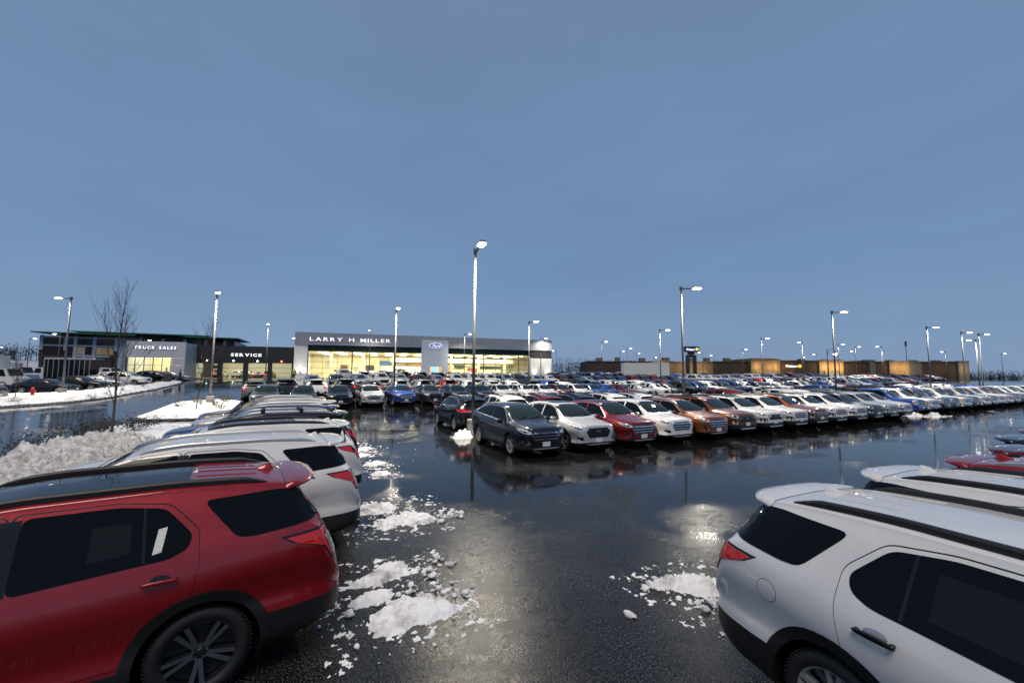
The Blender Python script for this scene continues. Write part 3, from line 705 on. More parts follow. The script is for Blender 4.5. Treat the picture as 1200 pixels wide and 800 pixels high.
    if kind == 'crossover' and lod < 2:
        v = []; f = []; n = 13
        for i in range(n):
            t = -1+2*i/(n-1); y = t*.57; zo = 1.60-.04*abs(t)**3
            for x, z in ((-1.78, zo), (-1.9, zo-.022), (-2.06+.08*t**4, zo-.06), (-2.06+.08*t**4, zo-.08), (-1.9, zo-.10)): v.append((x, y, z))
        for i in range(n-1):
            for k in range(4): f.append((i*5+k, (i+1)*5+k, (i+1)*5+k+1, i*5+k+1))
        P('spoiler', fixn(mesh('spoiler', v, f, [pk], None, True)), pt=True)
    if truck:
        P('cargo_bed', sh.panel('cargo_bed', rounded([(-.92, -.80, 0), (-.92, .80, 0), (-2.90, .80, 0), (-2.90, -.80, 0)], .03), (0, 0, -1), 'black', .006, .3, v=(0, 1, 0)))
    # ----- wheels
    ty, rm = wheel_meshes(Rt, opt.get('wheel', 'silver'), lod)
    for ax in A:
        for s in (1, -1):
            i = P('wheel', ty, (ax, s*(S['track']-.125), Rt), (0, random.random()*6, 0) if s > 0 else (0, random.random()*6, math.pi))
            P('rim', rm, par=i)
    return parts

def join_parts(parts, name):
    """one mesh out of a part list, for cars a few pixels long"""
    V = []; F = []; FM = []; mats = []; SM = []
    for nm, me, loc, rot, par, pt in parts:
        mt = Matrix.Identity(4); k = (loc, rot, par)
        while True:
            l, r_, p_ = k
            mm = Matrix.Translation(l)
            if r_:
                from mathutils import Euler
                mm = mm @ Euler(r_).to_matrix().to_4x4()
            mt = mm @ mt
            if p_ < 0: break
            q = parts[p_]; k = (q[2], q[3], q[4])
        o = len(V); V += [mt @ v.co for v in me.vertices]
        mi = []
        for m_ in me.materials:
            if m_ not in mats: mats.append(m_)
            mi.append(mats.index(m_))
        for p in me.polygons: F.append(tuple(i+o for i in p.vertices)); FM.append(mi[p.material_index] if mi else 0); SM.append(p.use_smooth)
    me = bpy.data.meshes.new(name); me.from_pydata([tuple(v) for v in V], [], F)
    for m_ in mats: me.materials.append(m_)
    me.polygons.foreach_set('material_index', FM); me.polygons.foreach_set('use_smooth', SM); me.update()
    return me
def spawn(parts, name, loc, heading, color, label, cat, group, z=None):
    x, y = loc; root = empty(name, (x, y, gz(x, y) if z is None else z), heading, label=label, cat=cat, group=group)
    os_ = []
    for nm, me, l, r_, par, pt in parts:
        o = obj(nm, me, root if par < 0 else os_[par], l, r_, color if pt else None); os_.append(o)
    return root
def far_car(me, name, loc, heading, color, label, cat, group, z=None, pitch_=0):
    x, y = loc; o = obj(name, me, None, (x, y, gz(x, y) if z is None else z), (0, 0, heading), color); k_ = random.uniform(.93, 1.05); o.scale = (k_, random.uniform(.96, 1.02), k_*random.uniform(.98, 1.05))
    return tag(o, label, cat, group)
CRED = (.15, .006, .010, .3); WHITE = (.72, .72, .71, 0); RED = (.26, .006, .010, .2); DKRED = (.11, .006, .010, .35); NAVY = (.006, .008, .016, .2); BLACK = (.005, .005, .006, .1)
GREY = (.055, .058, .065, .6); SILVER = (.42, .43, .45, .7); LSILVER = (.50, .51, .53, .3); BRONZE = (.19, .055, .015, .4); BLUE = (.018, .065, .30, .4); DKBLUE = (.012, .03, .11, .4); BROWN = (.10, .045, .025, .4); GREEN = (.02, .05, .035, .4)

# ---------------------------------------------------------------- ground
def ground_mat():
    m = mat('wet asphalt', (.022, .023, .025), .3, 0, .5)
    t = m.node_tree; b = t.nodes['Principled BSDF']; n = t.nodes.new; l = t.links.new
    b.inputs['IOR'].default_value = 1.33
    tc = n('ShaderNodeTexCoord')
    def noise_(s, d=4, r=.55, dist=0):
        z = n('ShaderNodeTexNoise'); z.inputs['Scale'].default_value = s; z.inputs['Detail'].default_value = d; z.inputs['Roughness'].default_value = r; z.inputs['Distortion'].default_value = dist; l(tc.outputs['Object'], z.inputs[0]); return z.outputs[0]
    def rng(v, a, b_, c, d):
        q = n('ShaderNodeMapRange'); q.inputs[1].default_value = a; q.inputs[2].default_value = b_; q.inputs[3].default_value = c; q.inputs[4].default_value = d; l(v, q.inputs[0]); return q.outputs[0]
    def mth(op, a, b_):
        q = n('ShaderNodeMath'); q.operation = op
        for i, x in enumerate((a, b_)):
            if isinstance(x, (int, float)): q.inputs[i].default_value = x
            else: l(x, q.inputs[i])
        return q.outputs[0]
    # standing water everywhere but on the drained crown of the lane
    dv = n('ShaderNodeVectorMath'); dv.operation = 'SUBTRACT'; dv.inputs[1].default_value = (2.7, 3.4, 0); l(tc.outputs['Object'], dv.inputs[0])
    ln = n('ShaderNodeVectorMath'); ln.operation = 'LENGTH'; l(dv.outputs[0], ln.inputs[0])
    far = rng(ln.outputs['Value'], 2.6, 7.2, 0, 1)
    big = noise_(.33, 5, .6, .6); pud = mth('ADD', far, rng(big, .3, .7, -.75, .5))
    pud = rng(pud, .25, .75, 0, 1)
    grain = noise_(44, 2, .55); mid = noise_(9, 5, .6); tracks = noise_(1.4, 4, .6, 1.0)
    rough = mth('ADD', rng(pud, 0, 1, .24, .055), rng(mid, .3, .7, -.03, .05))
    rough = mth('MAXIMUM', mth('ADD', rough, mth('MULTIPLY', rng(tracks, .45, .7, 0, .10), rng(pud, 0, 1, 1, .35))), .025)
    l(rough, b.inputs['Roughness'])
    bp = n('ShaderNodeBump'); bp.inputs['Distance'].default_value = .0042; l(rng(pud, 0, 1, 1.0, .015), bp.inputs['Strength'])
    l(mth('ADD', grain, mth('MULTIPLY', mid, .25)), bp.inputs['Height'])
    wv = n('ShaderNodeBump'); wv.inputs['Distance'].default_value = .05; wv.inputs['Strength'].default_value = .035; l(noise_(2.2, 2, .5), wv.inputs['Height']); l(wv.outputs[0], bp.inputs['Normal'])
    l(bp.outputs[0], b.inputs['Normal'])
    stones = noise_(46, 2.5, .62); col = n('ShaderNodeMixRGB'); l(mth('MULTIPLY', rng(stones, .52, .62, 0, 1), rng(noise_(.9, 4, .6), .3, .65, .35, 1)), col.inputs[0]); col.inputs[1].default_value = (.0055, .0058, .0062, 1); col.inputs[2].default_value = (.125, .121, .115, 1)
    c2 = n('ShaderNodeMixRGB'); l(rng(pud, 0, 1, 0, .92), c2.inputs[0]); l(col.outputs[0], c2.inputs[1]); c2.inputs[2].default_value = (.006, .0063, .007, 1); l(c2.outputs[0], b.inputs['Base Color'])
    return m
M['ground'] = ground_mat()
xs = [-900, -500, -300, -200, -140, -100]+[-80+2*i for i in range(121)]+[170, 185, 200, 230, 280, 360, 500, 800, 1500, 3000]
ys = [-60, -40, -25]+[-16+2*i for i in range(56)]+[100, 110, 130, 160, 200, 260, 360, 500, 800, 1500, 3000]
v = [(x, y, gz(x, y)) for y in ys for x in xs]; n = len(xs)
f = [(j*n+i, j*n+i+1, (j+1)*n+i+1, (j+1)*n+i) for j in range(len(ys)-1) for i in range(n-1)]
tag(obj('ground', mesh('ground', v, f, ['ground'], None, True)), kind='structure')

# ---------------------------------------------------------------- snow
def snow_mat():
    m = mat('packed snow', (.70, .72, .75), .55, 0, .4)
    t = m.node_tree; b = t.nodes['Principled BSDF']; n = t.nodes.new; l = t.links.new
    tc = n('ShaderNodeTexCoord'); z = n('ShaderNodeTexNoise'); z.inputs['Scale'].default_value = 2.2; z.inputs['Detail'].default_value = 7; z.inputs['Roughness'].default_value = .7; l(tc.outputs['Object'], z.inputs[0])
    cr = n('ShaderNodeValToRGB'); cr.color_ramp.elements[0].position = .33; cr.color_ramp.elements[0].color = (.34, .33, .31, 1); cr.color_ramp.elements[1].position = .50; cr.color_ramp.elements[1].color = (.86, .87, .89, 1)
    l(z.outputs[0], cr.inputs[0]); l(cr.outputs[0], b.inputs['Base Color'])
    z2 = n('ShaderNodeTexNoise'); z2.inputs['Scale'].default_value = 45; z2.inputs['Detail'].default_value = 4; l(tc.outputs['Object'], z2.inputs[0])
    bp = n('ShaderNodeBump'); bp.inputs['Strength'].default_value = .6; bp.inputs['Distance'].default_value = .02; l(z2.outputs[0], bp.inputs['Height']); l(bp.outputs[0], b.inputs['Normal'])
    return m
M['snow'] = snow_mat()
M['dirty_snow'] = snow_mat(); M['dirty_snow'].name = 'dirty ploughed snow'
_r = [q for q in M['dirty_snow'].node_tree.nodes if q.type == 'VALTORGB'][0].color_ramp
_r.elements[0].position = .36; _r.elements[0].color = (.26, .245, .22, 1); _r.elements[1].position = .60; _r.elements[1].color = (.70, .70, .70, 1)
[q for q in M['dirty_snow'].node_tree.nodes if q.type == 'TEX_NOISE'][0].inputs['Scale'].default_value = 5.5
M['kerb'] = noisy(mat('wet concrete kerb', (.34, .34, .33), .45), 5, .3, .2, 60)
def snow_field(name, x0, x1, y0, y1, hf, step, label, cat, zf=gz, kind=None):
    nx = int((x1-x0)/step)+1; ny = int((y1-y0)/step)+1; v = []; ok = []
    for j in range(ny):
        for i in range(nx):
            x = x0+i*step; y = y0+j*step; h = hf(x, y); ok.append(h > .004); v.append((x, y, zf(x, y)+max(h, -.03)))
    f = []
    for j in range(ny-1):
        for i in range(nx-1):
            q = (j*nx+i, j*nx+i+1, (j+1)*nx+i+1, (j+1)*nx+i)
            if any(ok[k] for k in q): f.append(q)
    o = obj(name, sub_mesh(name, v, f, ['dirty_snow'])); return tag(o, label, cat, None, kind)
def lumps(x, y, s, seed=0):
    p = Vector((x/s+seed, y/s, seed*1.7)); d = noise.voronoi(p)[0]; return 1-min(1.3, d[0]*1.15)
def fbm(x, y, s, o=4, seed=0): return noise.fractal(Vector((x/s, y/s, seed)), 1.0, 2.0, o)
def pile(x, y):
    e = math.exp(-((x+5.1)/1.35)**4)*(1 if 9.5 < y < 17.5 else math.exp(-((y-9.5)/1.5)**2) if y <= 9.5 else math.exp(-((y-17.5)/2.0)**2))
    b = e*(.92+.35*fbm(x, y, 2.2, 3))
    if b < .03: return -.02
    w_ = min(1, b*2.5)
    return b+w_*(.20*lumps(x, y, .6, 1)+.22*lumps(x, y, .27, 4)+.20*lumps(x, y, .13, 8)+.05*fbm(x, y, .12, 3, 2)-.32)
snow_field('snow_pile', -7.0, -3.2, 6.5, 23.5, pile, .036, 'big lumpy ploughed snow pile in front of the red SUV', 'snow pile')

ch_proto = []
for k in range(6):
    bm = bmesh.new(); bmesh.ops.create_icosphere(bm, subdivisions=2, radius=1)
    for p in bm.verts:
        q = p.co.copy(); p.co = q*(1+.6*noise.noise(q*1.2+Vector((k*7, 0, 0)))+.35*noise.noise(q*2.6+Vector((k*5, 1, 0)))); p.co.z *= .7
    ch_proto.append(([p.co.copy() for p in bm.verts], [tuple(q.index for q in f_.verts) for f_ in bm.faces])); bm.free()
def snow_patch(name, blobs, chunks, label, hmax=.10):
    """broken slab of ploughed slush: ragged low mounds plus loose lumps, one heap"""
    xs_ = [b[0] for b in blobs]; ys_ = [b[1] for b in blobs]; rm = max(max(b[2:4]) for b in blobs)*.9+.05
    x0, x1, y0, y1 = min(xs_)-rm, max(xs_)+rm, min(ys_)-rm, max(ys_)+rm; st = .017 if y0 < 12 else .03
    def hf(x, y):
        e = 0
        for bx, by, rx, ry, a in blobs:
            dx, dy = x-bx, y-by; u_, v_ = dx*math.cos(a)+dy*math.sin(a), -dx*math.sin(a)+dy*math.cos(a)
            e = max(e, 1-math.hypot(u_/rx, v_/ry)/.88)
        if e <= -.2: return -.02
        e = e+.24*fbm(x, y, .22, 4, 3)+.12*fbm(x, y, .07, 3, 5)-.15
        if e <= 0: return .003+.007*(.5+fbm(x, y, .03, 2, 4)) if e > -.13 and fbm(x, y, .09, 3, 11) > -.05-e*3 else -.02
        return min(1, e*4)*(hmax*.18+hmax*min(1, .35+e*1.3)*(.30+.62*lumps(x, y, .19, 2)+.48*lumps(x, y, .085, 6)+.26*lumps(x, y, .04, 9)-.22+.16*fbm(x, y, .05, 3, 7))-.006)
    nx = int((x1-x0)/st)+1; ny = int((y1-y0)/st)+1; v = []; ok = []
    for j in range(ny):
        for i in range(nx):
            x = x0+i*st; y = y0+j*st; h = hf(x, y); ok.append(h > .002); v.append((x, y, gz(x, y)+max(h, -.012)))
    f = []
    for j in range(ny-1):
        for i in range(nx-1):
            q = (j*nx+i, j*nx+i+1, (j+1)*nx+i+1, (j+1)*nx+i)
            if any(ok[k] for k in q): f.append(q)
    ids = sorted({i for q in f for i in q}); mp_ = {k: i for i, k in enumerate(ids)}
    b = MB(); b.add([v[i] for i in ids], [tuple(mp_[i] for i in q) for q in f])
    for cx, cy, cr_, num in chunks:
        for k in range(num*2):
            a = random.random()*6.28; r_ = cr_*min(1.9, abs(random.gauss(0, .62))); s = random.choice((.008, .008, .011, .011, .015, .02, .026, .036, .05))*random.uniform(.8, 1.2)
            V_, F_ = random.choice(ch_proto); mt = Matrix.Translation((cx+r_*math.cos(a), cy+r_*math.sin(a), s*.45)) @ Matrix.Rotation(random.random()*6, 4, 'Z') @ Matrix.Scale(s, 4)
            b.add([mt @ p for p in V_], F_)
    return tag(obj(name, b.mesh(name, ['snow'], True)), label, 'snow', None, 'stuff')
snow_patch('snow_clump', [(1.62, 9.1, .62, .42, 0), (1.95, 8.2, .75, .36, .3), (2.3, 8.0, .4, .25, .2)], [(2.75, 8.0, .45, 34), (1.9, 8.7, .9, 30)], 'ragged slush patch on wet asphalt behind the white SUV beside the red one', .11)
snow_patch('snow_clump', [(1.25, 6.15, .62, .28, .5), (1.0, 5.55, .35, .2, .1), (1.30, 5.05, .62, .42, .5), (1.62, 4.95, .35, .3, 0)], [(1.72, 5.15, .36, 46), (1.85, 6.0, .5, 30), (1.3, 5.4, .8, 40)], 'largest broken slush patch on wet asphalt behind the red SUV', .10)
snow_patch('snow_clump', [(4.95, 3.85, .55, .32, -.5), (5.3, 3.6, .5, .35, 0), (4.55, 4.1, .28, .14, -.5)], [(4.5, 4.15, .28, 26), (4.75, 3.55, .4, 14)], 'lumpy slush heap tucked behind the white SUV bumper, near the right edge', .16)
def lone(x, y, s, label):
    V_, F_ = ch_proto[2]; tag(obj('snow_lump', mesh('snow_lump', [(p.x*s*1.3, p.y*s*.8, p.z*s) for p in V_], F_, ['snow'], None, True), None, (x, y, gz(x, y)+s*.35), (0, 0, 2.1)), label, 'snow')
lone(3.63, 3.80, .055, 'single small snow lump alone on the wet lane')
snow_patch('snow_clump', [(2.35, 13.6, .5, .3, .4), (2.3, 12.2, .35, .3, 0)], [(2.6, 13.2, .7, 30)], 'small scattered slush by the third white SUV in the receding row', .09)
snow_patch('snow_clump', [(2.4, 16.4, .5, .4, .4), (2.2, 15.2, .35, .3, 0), (2.2, 18.0, .4, .4, 0)], [(2.6, 16.2, .9, 30)], 'small scattered slush behind the dark SUVs in the receding row', .08)
snow_patch('snow_clump', [(6.85, 17.55, .55, .42, 0)], [(6.7, 17.4, .6, 8)], 'rounded snow lump at the foot of the tall central lamp post', .34)
snow_patch('snow_clump', [(41.0, 13.0, .9, .55, 0), (42.6, 12.4, 1.0, .4, 0)], [(41, 12.6, .9, 12)], 'snow heap between the last white SUV and the blue pickup', .24)

def island(name, poly, label, seed, h=.16, rot=0):
    """raised kerbed bed under a cover of snow"""
    n = len(poly); v = []; f = []
    for (x, y) in poly: v += [(x, y, gz(x, y)-.05), (x, y, gz(x, y)+.06)]
    f = [(2*i, 2*((i+1) % n), 2*((i+1) % n)+1, 2*i+1) for i in range(n)]+[tuple(2*i+1 for i in range(n))]
    root = empty(name, (0, 0, 0), label=label, cat='planting bed')
    obj('kerb', fixn(mesh('kerb', v, f, ['kerb'])), root)
    px = [p[0] for p in poly]; py = [p[1] for p in poly]
    def hf(x, y):
        if not inside((x, y), poly): return -.02
        d = min(segd((x, y), poly[i], poly[(i+1) % n]) for i in range(n))
        e = min(1, d/.5)
        return .13+e*(h*.6+.14*fbm(x, y, 1.6, 4, seed)+.06*lumps(x, y, .5, seed)) if e > .02+.16*fbm(x, y, .9, 3, seed+5) else -.02
    st = .16; x0, x1, y0, y1 = min(px), max(px), min(py), max(py); nx = int((x1-x0)/st)+2; ny = int((y1-y0)/st)+2
    v = []; ok = []
    for j in range(ny):
        for i in range(nx):
            x, y = x0+i*st, y0+j*st; q = hf(x, y); ok.append(q > .1); v.append((x, y, gz(x, y)+(q if q > .1 else .10)))
    f = [q for j in range(ny-1) for i in range(nx-1) for q in [(j*nx+i, j*nx+i+1, (j+1)*nx+i+1, (j+1)*nx+i)] if sum(ok[k] for k in q) >= 2]
    if f: obj('snow_cover', sub_mesh('snow_cover', v, f, ['snow']), root)
    return root
island('planting_bed', [(-8.0, 8), (-4.2, 8), (-4.2, 26.5), (-5.0, 27.6), (-7.4, 27.6), (-8.0, 26.5)], 'kerbed shrub bed under snow with the tall bare tree', 1)
island('planting_bed', [(-8.3, 32.5), (-7.6, 31.2), (-4.8, 30.6), (-3.9, 31.6), (-3.9, 41.5), (-5.0, 42.6), (-7.2, 42.4), (-8.2, 41.0)], 'short snowy bed at the foot of the lamp post beside the driveway', 2)
island('planting_bed', [(-70, 36), (-40, 39.5), (-18, 42.2), (-15.6, 44.3), (-14.2, 48), (-13.0, 56), (-12.7, 63.3), (-13.2, 69.5), (-14.6, 69.2), (-15.5, 60), (-17.2, 56.3), (-19.3, 52.4), (-22, 51.2), (-40, 48.5), (-70, 45)], 'long curving snow covered verge across the driveway', 3, .3)

# ---------------------------------------------------------------- vegetation
M['bark'] = noisy(mat('bark', (.075, .06, .05), .8), 20, .4, .3, 60)
M['twig'] = noisy(mat('twigs', (.055, .038, .030), .8), 20, .4)
M['shrub'] = noisy(mat('dead shrub leaves', (.035, .026, .020), .8), 8, .5)
M['evergreen'] = noisy(mat('dark evergreen', (.018, .028, .018), .7), 8, .5)
def bare_tree(name, loc, h, seed, label, spread=.2, r0=.05):
    rnd = random.Random(seed); root = empty(name, (loc[0], loc[1], gz(*loc)+.1), label=label, cat='tree')
    tr = MB(); cw = MB()
    pts = [Vector((0, 0, -.1))]; d = Vector((.05, 0, 1)).normalized(); n = 14
    for i in range(n): pts.append(pts[-1]+d*(h/n)); d = (d+Vector((rnd.uniform(-.06, .06), rnd.uniform(-.06, .06), .05))).normalized()
    tr.tube(pts, [r0*(1-.93*i/n)+.003 for i in range(n+1)], 8)
    def branch(p, d, L, r, depth):
        q = [p]; n_ = 5
        for i in range(n_): q.append(q[-1]+d*(L/n_)); d = (d+Vector((rnd.uniform(-.12, .12), rnd.uniform(-.12, .12), .13))).normalized()
        cw.tube(q, [r*(1-.75*i/n_) for i in range(n_+1)], 4, cap=False)
        if depth:
            for k in range(3 if depth > 1 else 4):
                t = rnd.uniform(.25, .95); i = min(n_-1, int(t*n_)); a = rnd.random()*6.28
                dd = (d*1.0+Vector((math.cos(a), math.sin(a), .25))*rnd.uniform(.45, .75)).normalized()
                branch(q[i], dd, L*rnd.uniform(.4, .62), r*.55, depth-1)
    for k in range(20):
        t = .25+.70*(k/20); i = int(t*n); a = k*2.4+rnd.random()
        d0 = Vector((math.cos(a)*spread*1.5, math.sin(a)*spread*1.5, 1)).normalized()
        branch(pts[i], d0, h*(.42*(1-t)+.13), .013*(1-t)+.005, 2)
    obj('trunk', tr.mesh('trunk', ['bark'], True), root); obj('crown', cw.mesh('crown', ['twig'], True), root)
    return root
bare_tree('bare_tree', (-6.64, 23.2), 6.6, 3, 'tall bare tree in the snowy bed left of the parked SUVs')
bare_tree('bare_tree', (-5.65, 34.1), 6.6, 5, 'slim bare sapling by the lamp post before the service bays', .2, .035)
bare_tree('bare_tree', (-19.3, 47.0), 3.6, 8, 'small staked sapling on the verge, nearer the lamp post', .25, .03)
bare_tree('bare_tree', (-21.2, 47.2), 3.2, 9, 'small sapling on the verge by the dark pickup', .25, .03)
def shrub(x, y, s, seed, ever, label, group):
    rnd = random.Random(seed); b = MB()
    for k in range(26):
        a = rnd.random()*6.28; e = rnd.uniform(.35, 1.4); d = Vector((math.cos(a)*math.cos(e), math.sin(a)*math.cos(e), math.sin(e))); L = s*rnd.uniform(.7, 1.15)
        b.tube([d*.03, d*L*.55+Vector((0, 0, .05)), d*L+Vector((rnd.uniform(-.05, .05), rnd.uniform(-.05, .05), .06))], [.006, .005, .002], 3, cap=False)
        for q in range(8 if ever else 4):
            c = d*L*rnd.uniform(.4, 1.05)+Vector([rnd.uniform(-.06, .06) for _ in range(3)])*s*2; u_ = Vector([rnd.uniform(-1, 1) for _ in range(3)]).normalized(); w_ = u_.orthogonal().normalized(); z = .05*s*rnd.uniform(.6, 1.4)
            b.add([c-u_*z, c+w_*z*.6, c+u_*z, c-w_*z*.6], [(0, 1, 2, 3)], 1)
    root = empty('shrub', (x, y, gz(x, y)+.15), label=label, cat='shrub', group=group)
    obj('foliage', b.mesh('foliage', ['twig', 'evergreen' if ever else 'shrub']), root)
k = 0
for y in (12, 13.6, 15.3, 17, 18.6, 20.0, 21.2, 22.6, 24.0, 25.2, 26.4):
    for dx in (0, .9):
        k += 1; shrub(-7.3+dx+random.uniform(-.3, .3), y+random.uniform(-.4, .4), random.uniform(.55, .9), k, k % 3 == 0, 'low dark shrub sticking out of the snow behind the ploughed pile', 'shrubs behind the snow pile')
for x, y in ((-5.0, 37), (-6.1, 38.5), (-4.6, 39.6), (-6.8, 40.4), (-5.2, 41.2), (-4.4, 35), (-7.0, 36.2)):
    k += 1; shrub(x, y, random.uniform(.5, .8), k, True, 'low dark shrub around the lamp post in the short snowy bed', 'shrubs in the short bed')
for i in range(26):
    t = i/25; x = -30+16.5*t; y = (41.2+1.6*t if t < .75 else 42.4+(t-.75)*4*24)+random.uniform(.5, 2); k += 1
    x += random.uniform(-.5, .5)
    if t >= .75: x = -14.6+random.uniform(-.6, .8)+.4*(t-.75)*4
    shrub(x, y, random.uniform(.35, .6), k, random.random() < .4, 'small dark clump poking through the snow of the long verge', 'shrubs along the long verge')

# ---------------------------------------------------------------- lamp posts
M['pole'] = noisy(mat('galvanised pole', (.13, .135, .14), .5, .3), 8, .2)
M['darkpole'] = mat('dark pole', (.05, .05, .055), .5)
M['lamp'] = mat('lit led panel', (1, 1, 1), .3, emit=(1, .96, .86), es=14)
M['lamp_warm'] = mat('lit sodium lens', (1, .8, .6), .3, emit=(1, .80, .55), es=30)
M['concrete'] = noisy(mat('concrete base', (.26, .25, .24), .7), 10, .3, .3, 40)
LP = {}
def lamp_post(x, y, ang, label, h=8.85, base=True, power=330, heads=1, group='lot lamp posts', arm=.75, light=True):
    key = (h, base, arm)
    if key not in LP:
        b = MB(); b.tube([(0, 0, .0), (0, 0, h*.5), (0, 0, h)], [.085, .070, .052], 10); pole = b.mesh('pole', ['pole'], True)
        b = MB(); b.lathe([(0, 0), (.28, 0), (.28, .72), (.25, .76), (0, .76)], 20, 'z'); cb = fixn(b.mesh('concrete_base', ['concrete'], False))
        b = MB(); b.box(0, arm, -.035, .035, h-.14, h-.06); b.box(-.08, .08, -.08, .08, h-.2, h+.03); am = b.mesh('arm', ['pole'])
        b = MB()
        prof = [(.0, .10), (.06, .13), (.5, .15), (.66, .10), (.68, .0)]
        v = []; 
        for xx, ww in ((0, .09), (.10, .17), (.55, .17), (.68, .12)): v += [(arm+xx, -ww, h-.05), (arm+xx, -ww*.8, h+.03), (arm+xx, ww*.8, h+.03), (arm+xx, ww, h-.05)]
        ff = [(i*4+k, i*4+k+1, i*4+5+k, i*4+4+k) for i in range(3) for k in range(3)]+[(i*4+3, i*4, i*4+4, i*4+7) for i in range(3)]+[(0, 1, 2, 3), (15, 14, 13, 12)]
        b.add(v, ff); hd = fixn(b.mesh('lamp_head', ['pole']))
        b = MB(); b.box(arm+.10, arm+.58, -.14, .14, h-.115, h-.052); ln = b.mesh('lens', ['lamp'])
        LP[key] = (pole, cb, am, hd, ln)
    pole, cb, am, hd, ln = LP[key]
    z = gz(x, y); root = empty('lamp_post', (x, y, z), ang, label=label, cat='lamp post', group=group)
    obj('pole', pole, root)
    if base: obj('concrete_base', cb, root)
    for k in range(heads):
        a = k*math.pi
        obj('arm', am, root, rot=(0, 0, a)); o = obj('lamp_head', hd, root, rot=(0, 0, a)); obj('lens', ln, o)
        if light:
            li = bpy.data.lights.new('lamp_light', 'AREA'); li.shape = 'RECTANGLE'; li.size = .48; li.size_y = .28; li.energy = power; li.color = (1, .90, .72); li.spread = R(150)
            lo = bpy.data.objects.new('lamp_light', li); C.objects.link(lo); lo.parent = root; q = Matrix.Rotation(a, 3, 'Z') @ Vector((arm+.34, 0, h-.125)); lo.location = q
    return root
lamp_post(7.50, 17.90, R(-98), 'tallest looking lamp post, rising behind the navy crossover', power=880)
for i, (x, y, a, lb) in enumerate([
    (23.0, 18.75, -28, 'lamp post behind the bronze crossover, second of the front line'),
    (43.3, 18.9, -28, 'lamp post behind the light grey SUVs, third of the front line'),
    (65.7, 19.2, -28, 'lamp post behind the pickups, fourth of the front line'),
    (76.9, 19.2, -28, 'lamp post far along the pickups, fifth of the front line'),
    (81.8, 18.8, -28, 'lamp post nearest the right edge in the front line, sixth'),
    (8.6, 40.2, -95, 'lamp post before the last letters of the showroom sign'),
    (24.8, 42.2, -70, 'lamp post before the right half of the showroom glass'),
    (43.4, 39.0, -28, 'lamp post right of the showroom with a lower second head beyond'),
    (69.0, 40.5, -28, 'lamp post before the dark stretch of the big store'),
    (-5.7, 39.6, -80, 'lamp post on a round concrete base before the service bays'),
    (-17.9, 50.5, 152, 'lamp post on the snowy verge across the driveway'),
    (-4.0, 77.0, -90, 'lamp post in front of the black service wing'),
    (11.8, 76.0, 90, 'lamp post crossing the middle of the showroom lettering'),
    (29.0, 74.0, -45, 'lamp post just past the pale entrance tower'),
    (46.3, 73.8, -28, 'lamp post before the white right end of the showroom'),
    (63.0, 73.8, -28, 'first lamp post beyond the right end of the showroom'),
    (95.0, 47.2, 180, 'lamp post before the lit store sign'),
    (109.8, 47.1, -28, 'lamp post just right of the lit store sign'),
    (127.3, 50.9, -28, 'lamp post before the lit yellow store bay'),
    (131.8, 47.1, 152, 'lamp post with its head turned left before the grey store block'),
    (95.9, 22.4, 152, 'lamp post with its head turned left, behind the far pickups')]):
    lamp_post(x, y, R(a), lb, power=900 if y < 45 else 400)
for i, (x, y) in enumerate([(-77, 180), (.6, 103), (85, 88.5), (92, 99), (114.7, 72.9), (120, 90), (150, 60), (173.7, 47), (198, 41), (160, 75), (105, 105), (75, 110), (140, 100), (180, 90), (135, 125), (-40, 110), (-30, 120), (-52, 130)]):
    lamp_post(x, y, R(random.choice((-28, 152))), 'small far lamp post in the lots beyond', base=False, power=240, light=(i in (4, 7)), group='far lamp posts')
# decorative lamp and a plain mast
r_ = empty('street_lamp', (118, 53, gz(118, 53)), R(-28), label='black ornamental lamp with a hanging bell shade before the store', cat='street lamp')
b = MB(); b.tube([(0, 0, 0), (0, 0, 8.1)], [.14, .09], 8); b.tube([(0, 0, 6.6), (.7, 0, 8.0), (1.5, 0, 8.0), (1.9, 0, 7.5)], .05, 6); obj('pole', b.mesh('pole', ['darkpole'], True), r_)
b = MB(); b.lathe([(.05, 7.6), (.25, 7.3), (.42, 6.9)], 12, 'z'); o = obj('lamp_shade', b.mesh('lamp_shade', ['darkpole'], True), r_, (1.9, 0, 0))
b = MB(); b.lathe([(0, 6.45), (.3, 6.55), (.36, 6.88), (0, 6.9)], 12, 'z'); obj('bulb', b.mesh('bulb', ['lamp_warm'], True), o)
r_ = empty('mast', (298, 96, gz(298, 96)), label='thin dark mast with a stubby top above the store roof', cat='mast')
b = MB(); b.tube([(0, 0, 0), (0, 0, 20)], [.2, .12], 8); obj('pole', b.mesh('pole', ['darkpole']), r_); b = MB(); b.lathe([(0, 18), (.45, 18.1), (.45, 21), (0, 21.1)], 8, 'z'); obj('antenna', b.mesh('antenna', ['darkpole']), r_)

# ---------------------------------------------------------------- cars: kits
KIT = {}
def kit(kind, lod, **o):
    k = (kind, lod, tuple(sorted(o.items())))
    if k not in KIT: KIT[k] = build_car(kind, lod, o)
    return KIT[k]
SOUTH, NORTH, WEST, EAST = -math.pi/2, math.pi/2, math.pi, 0
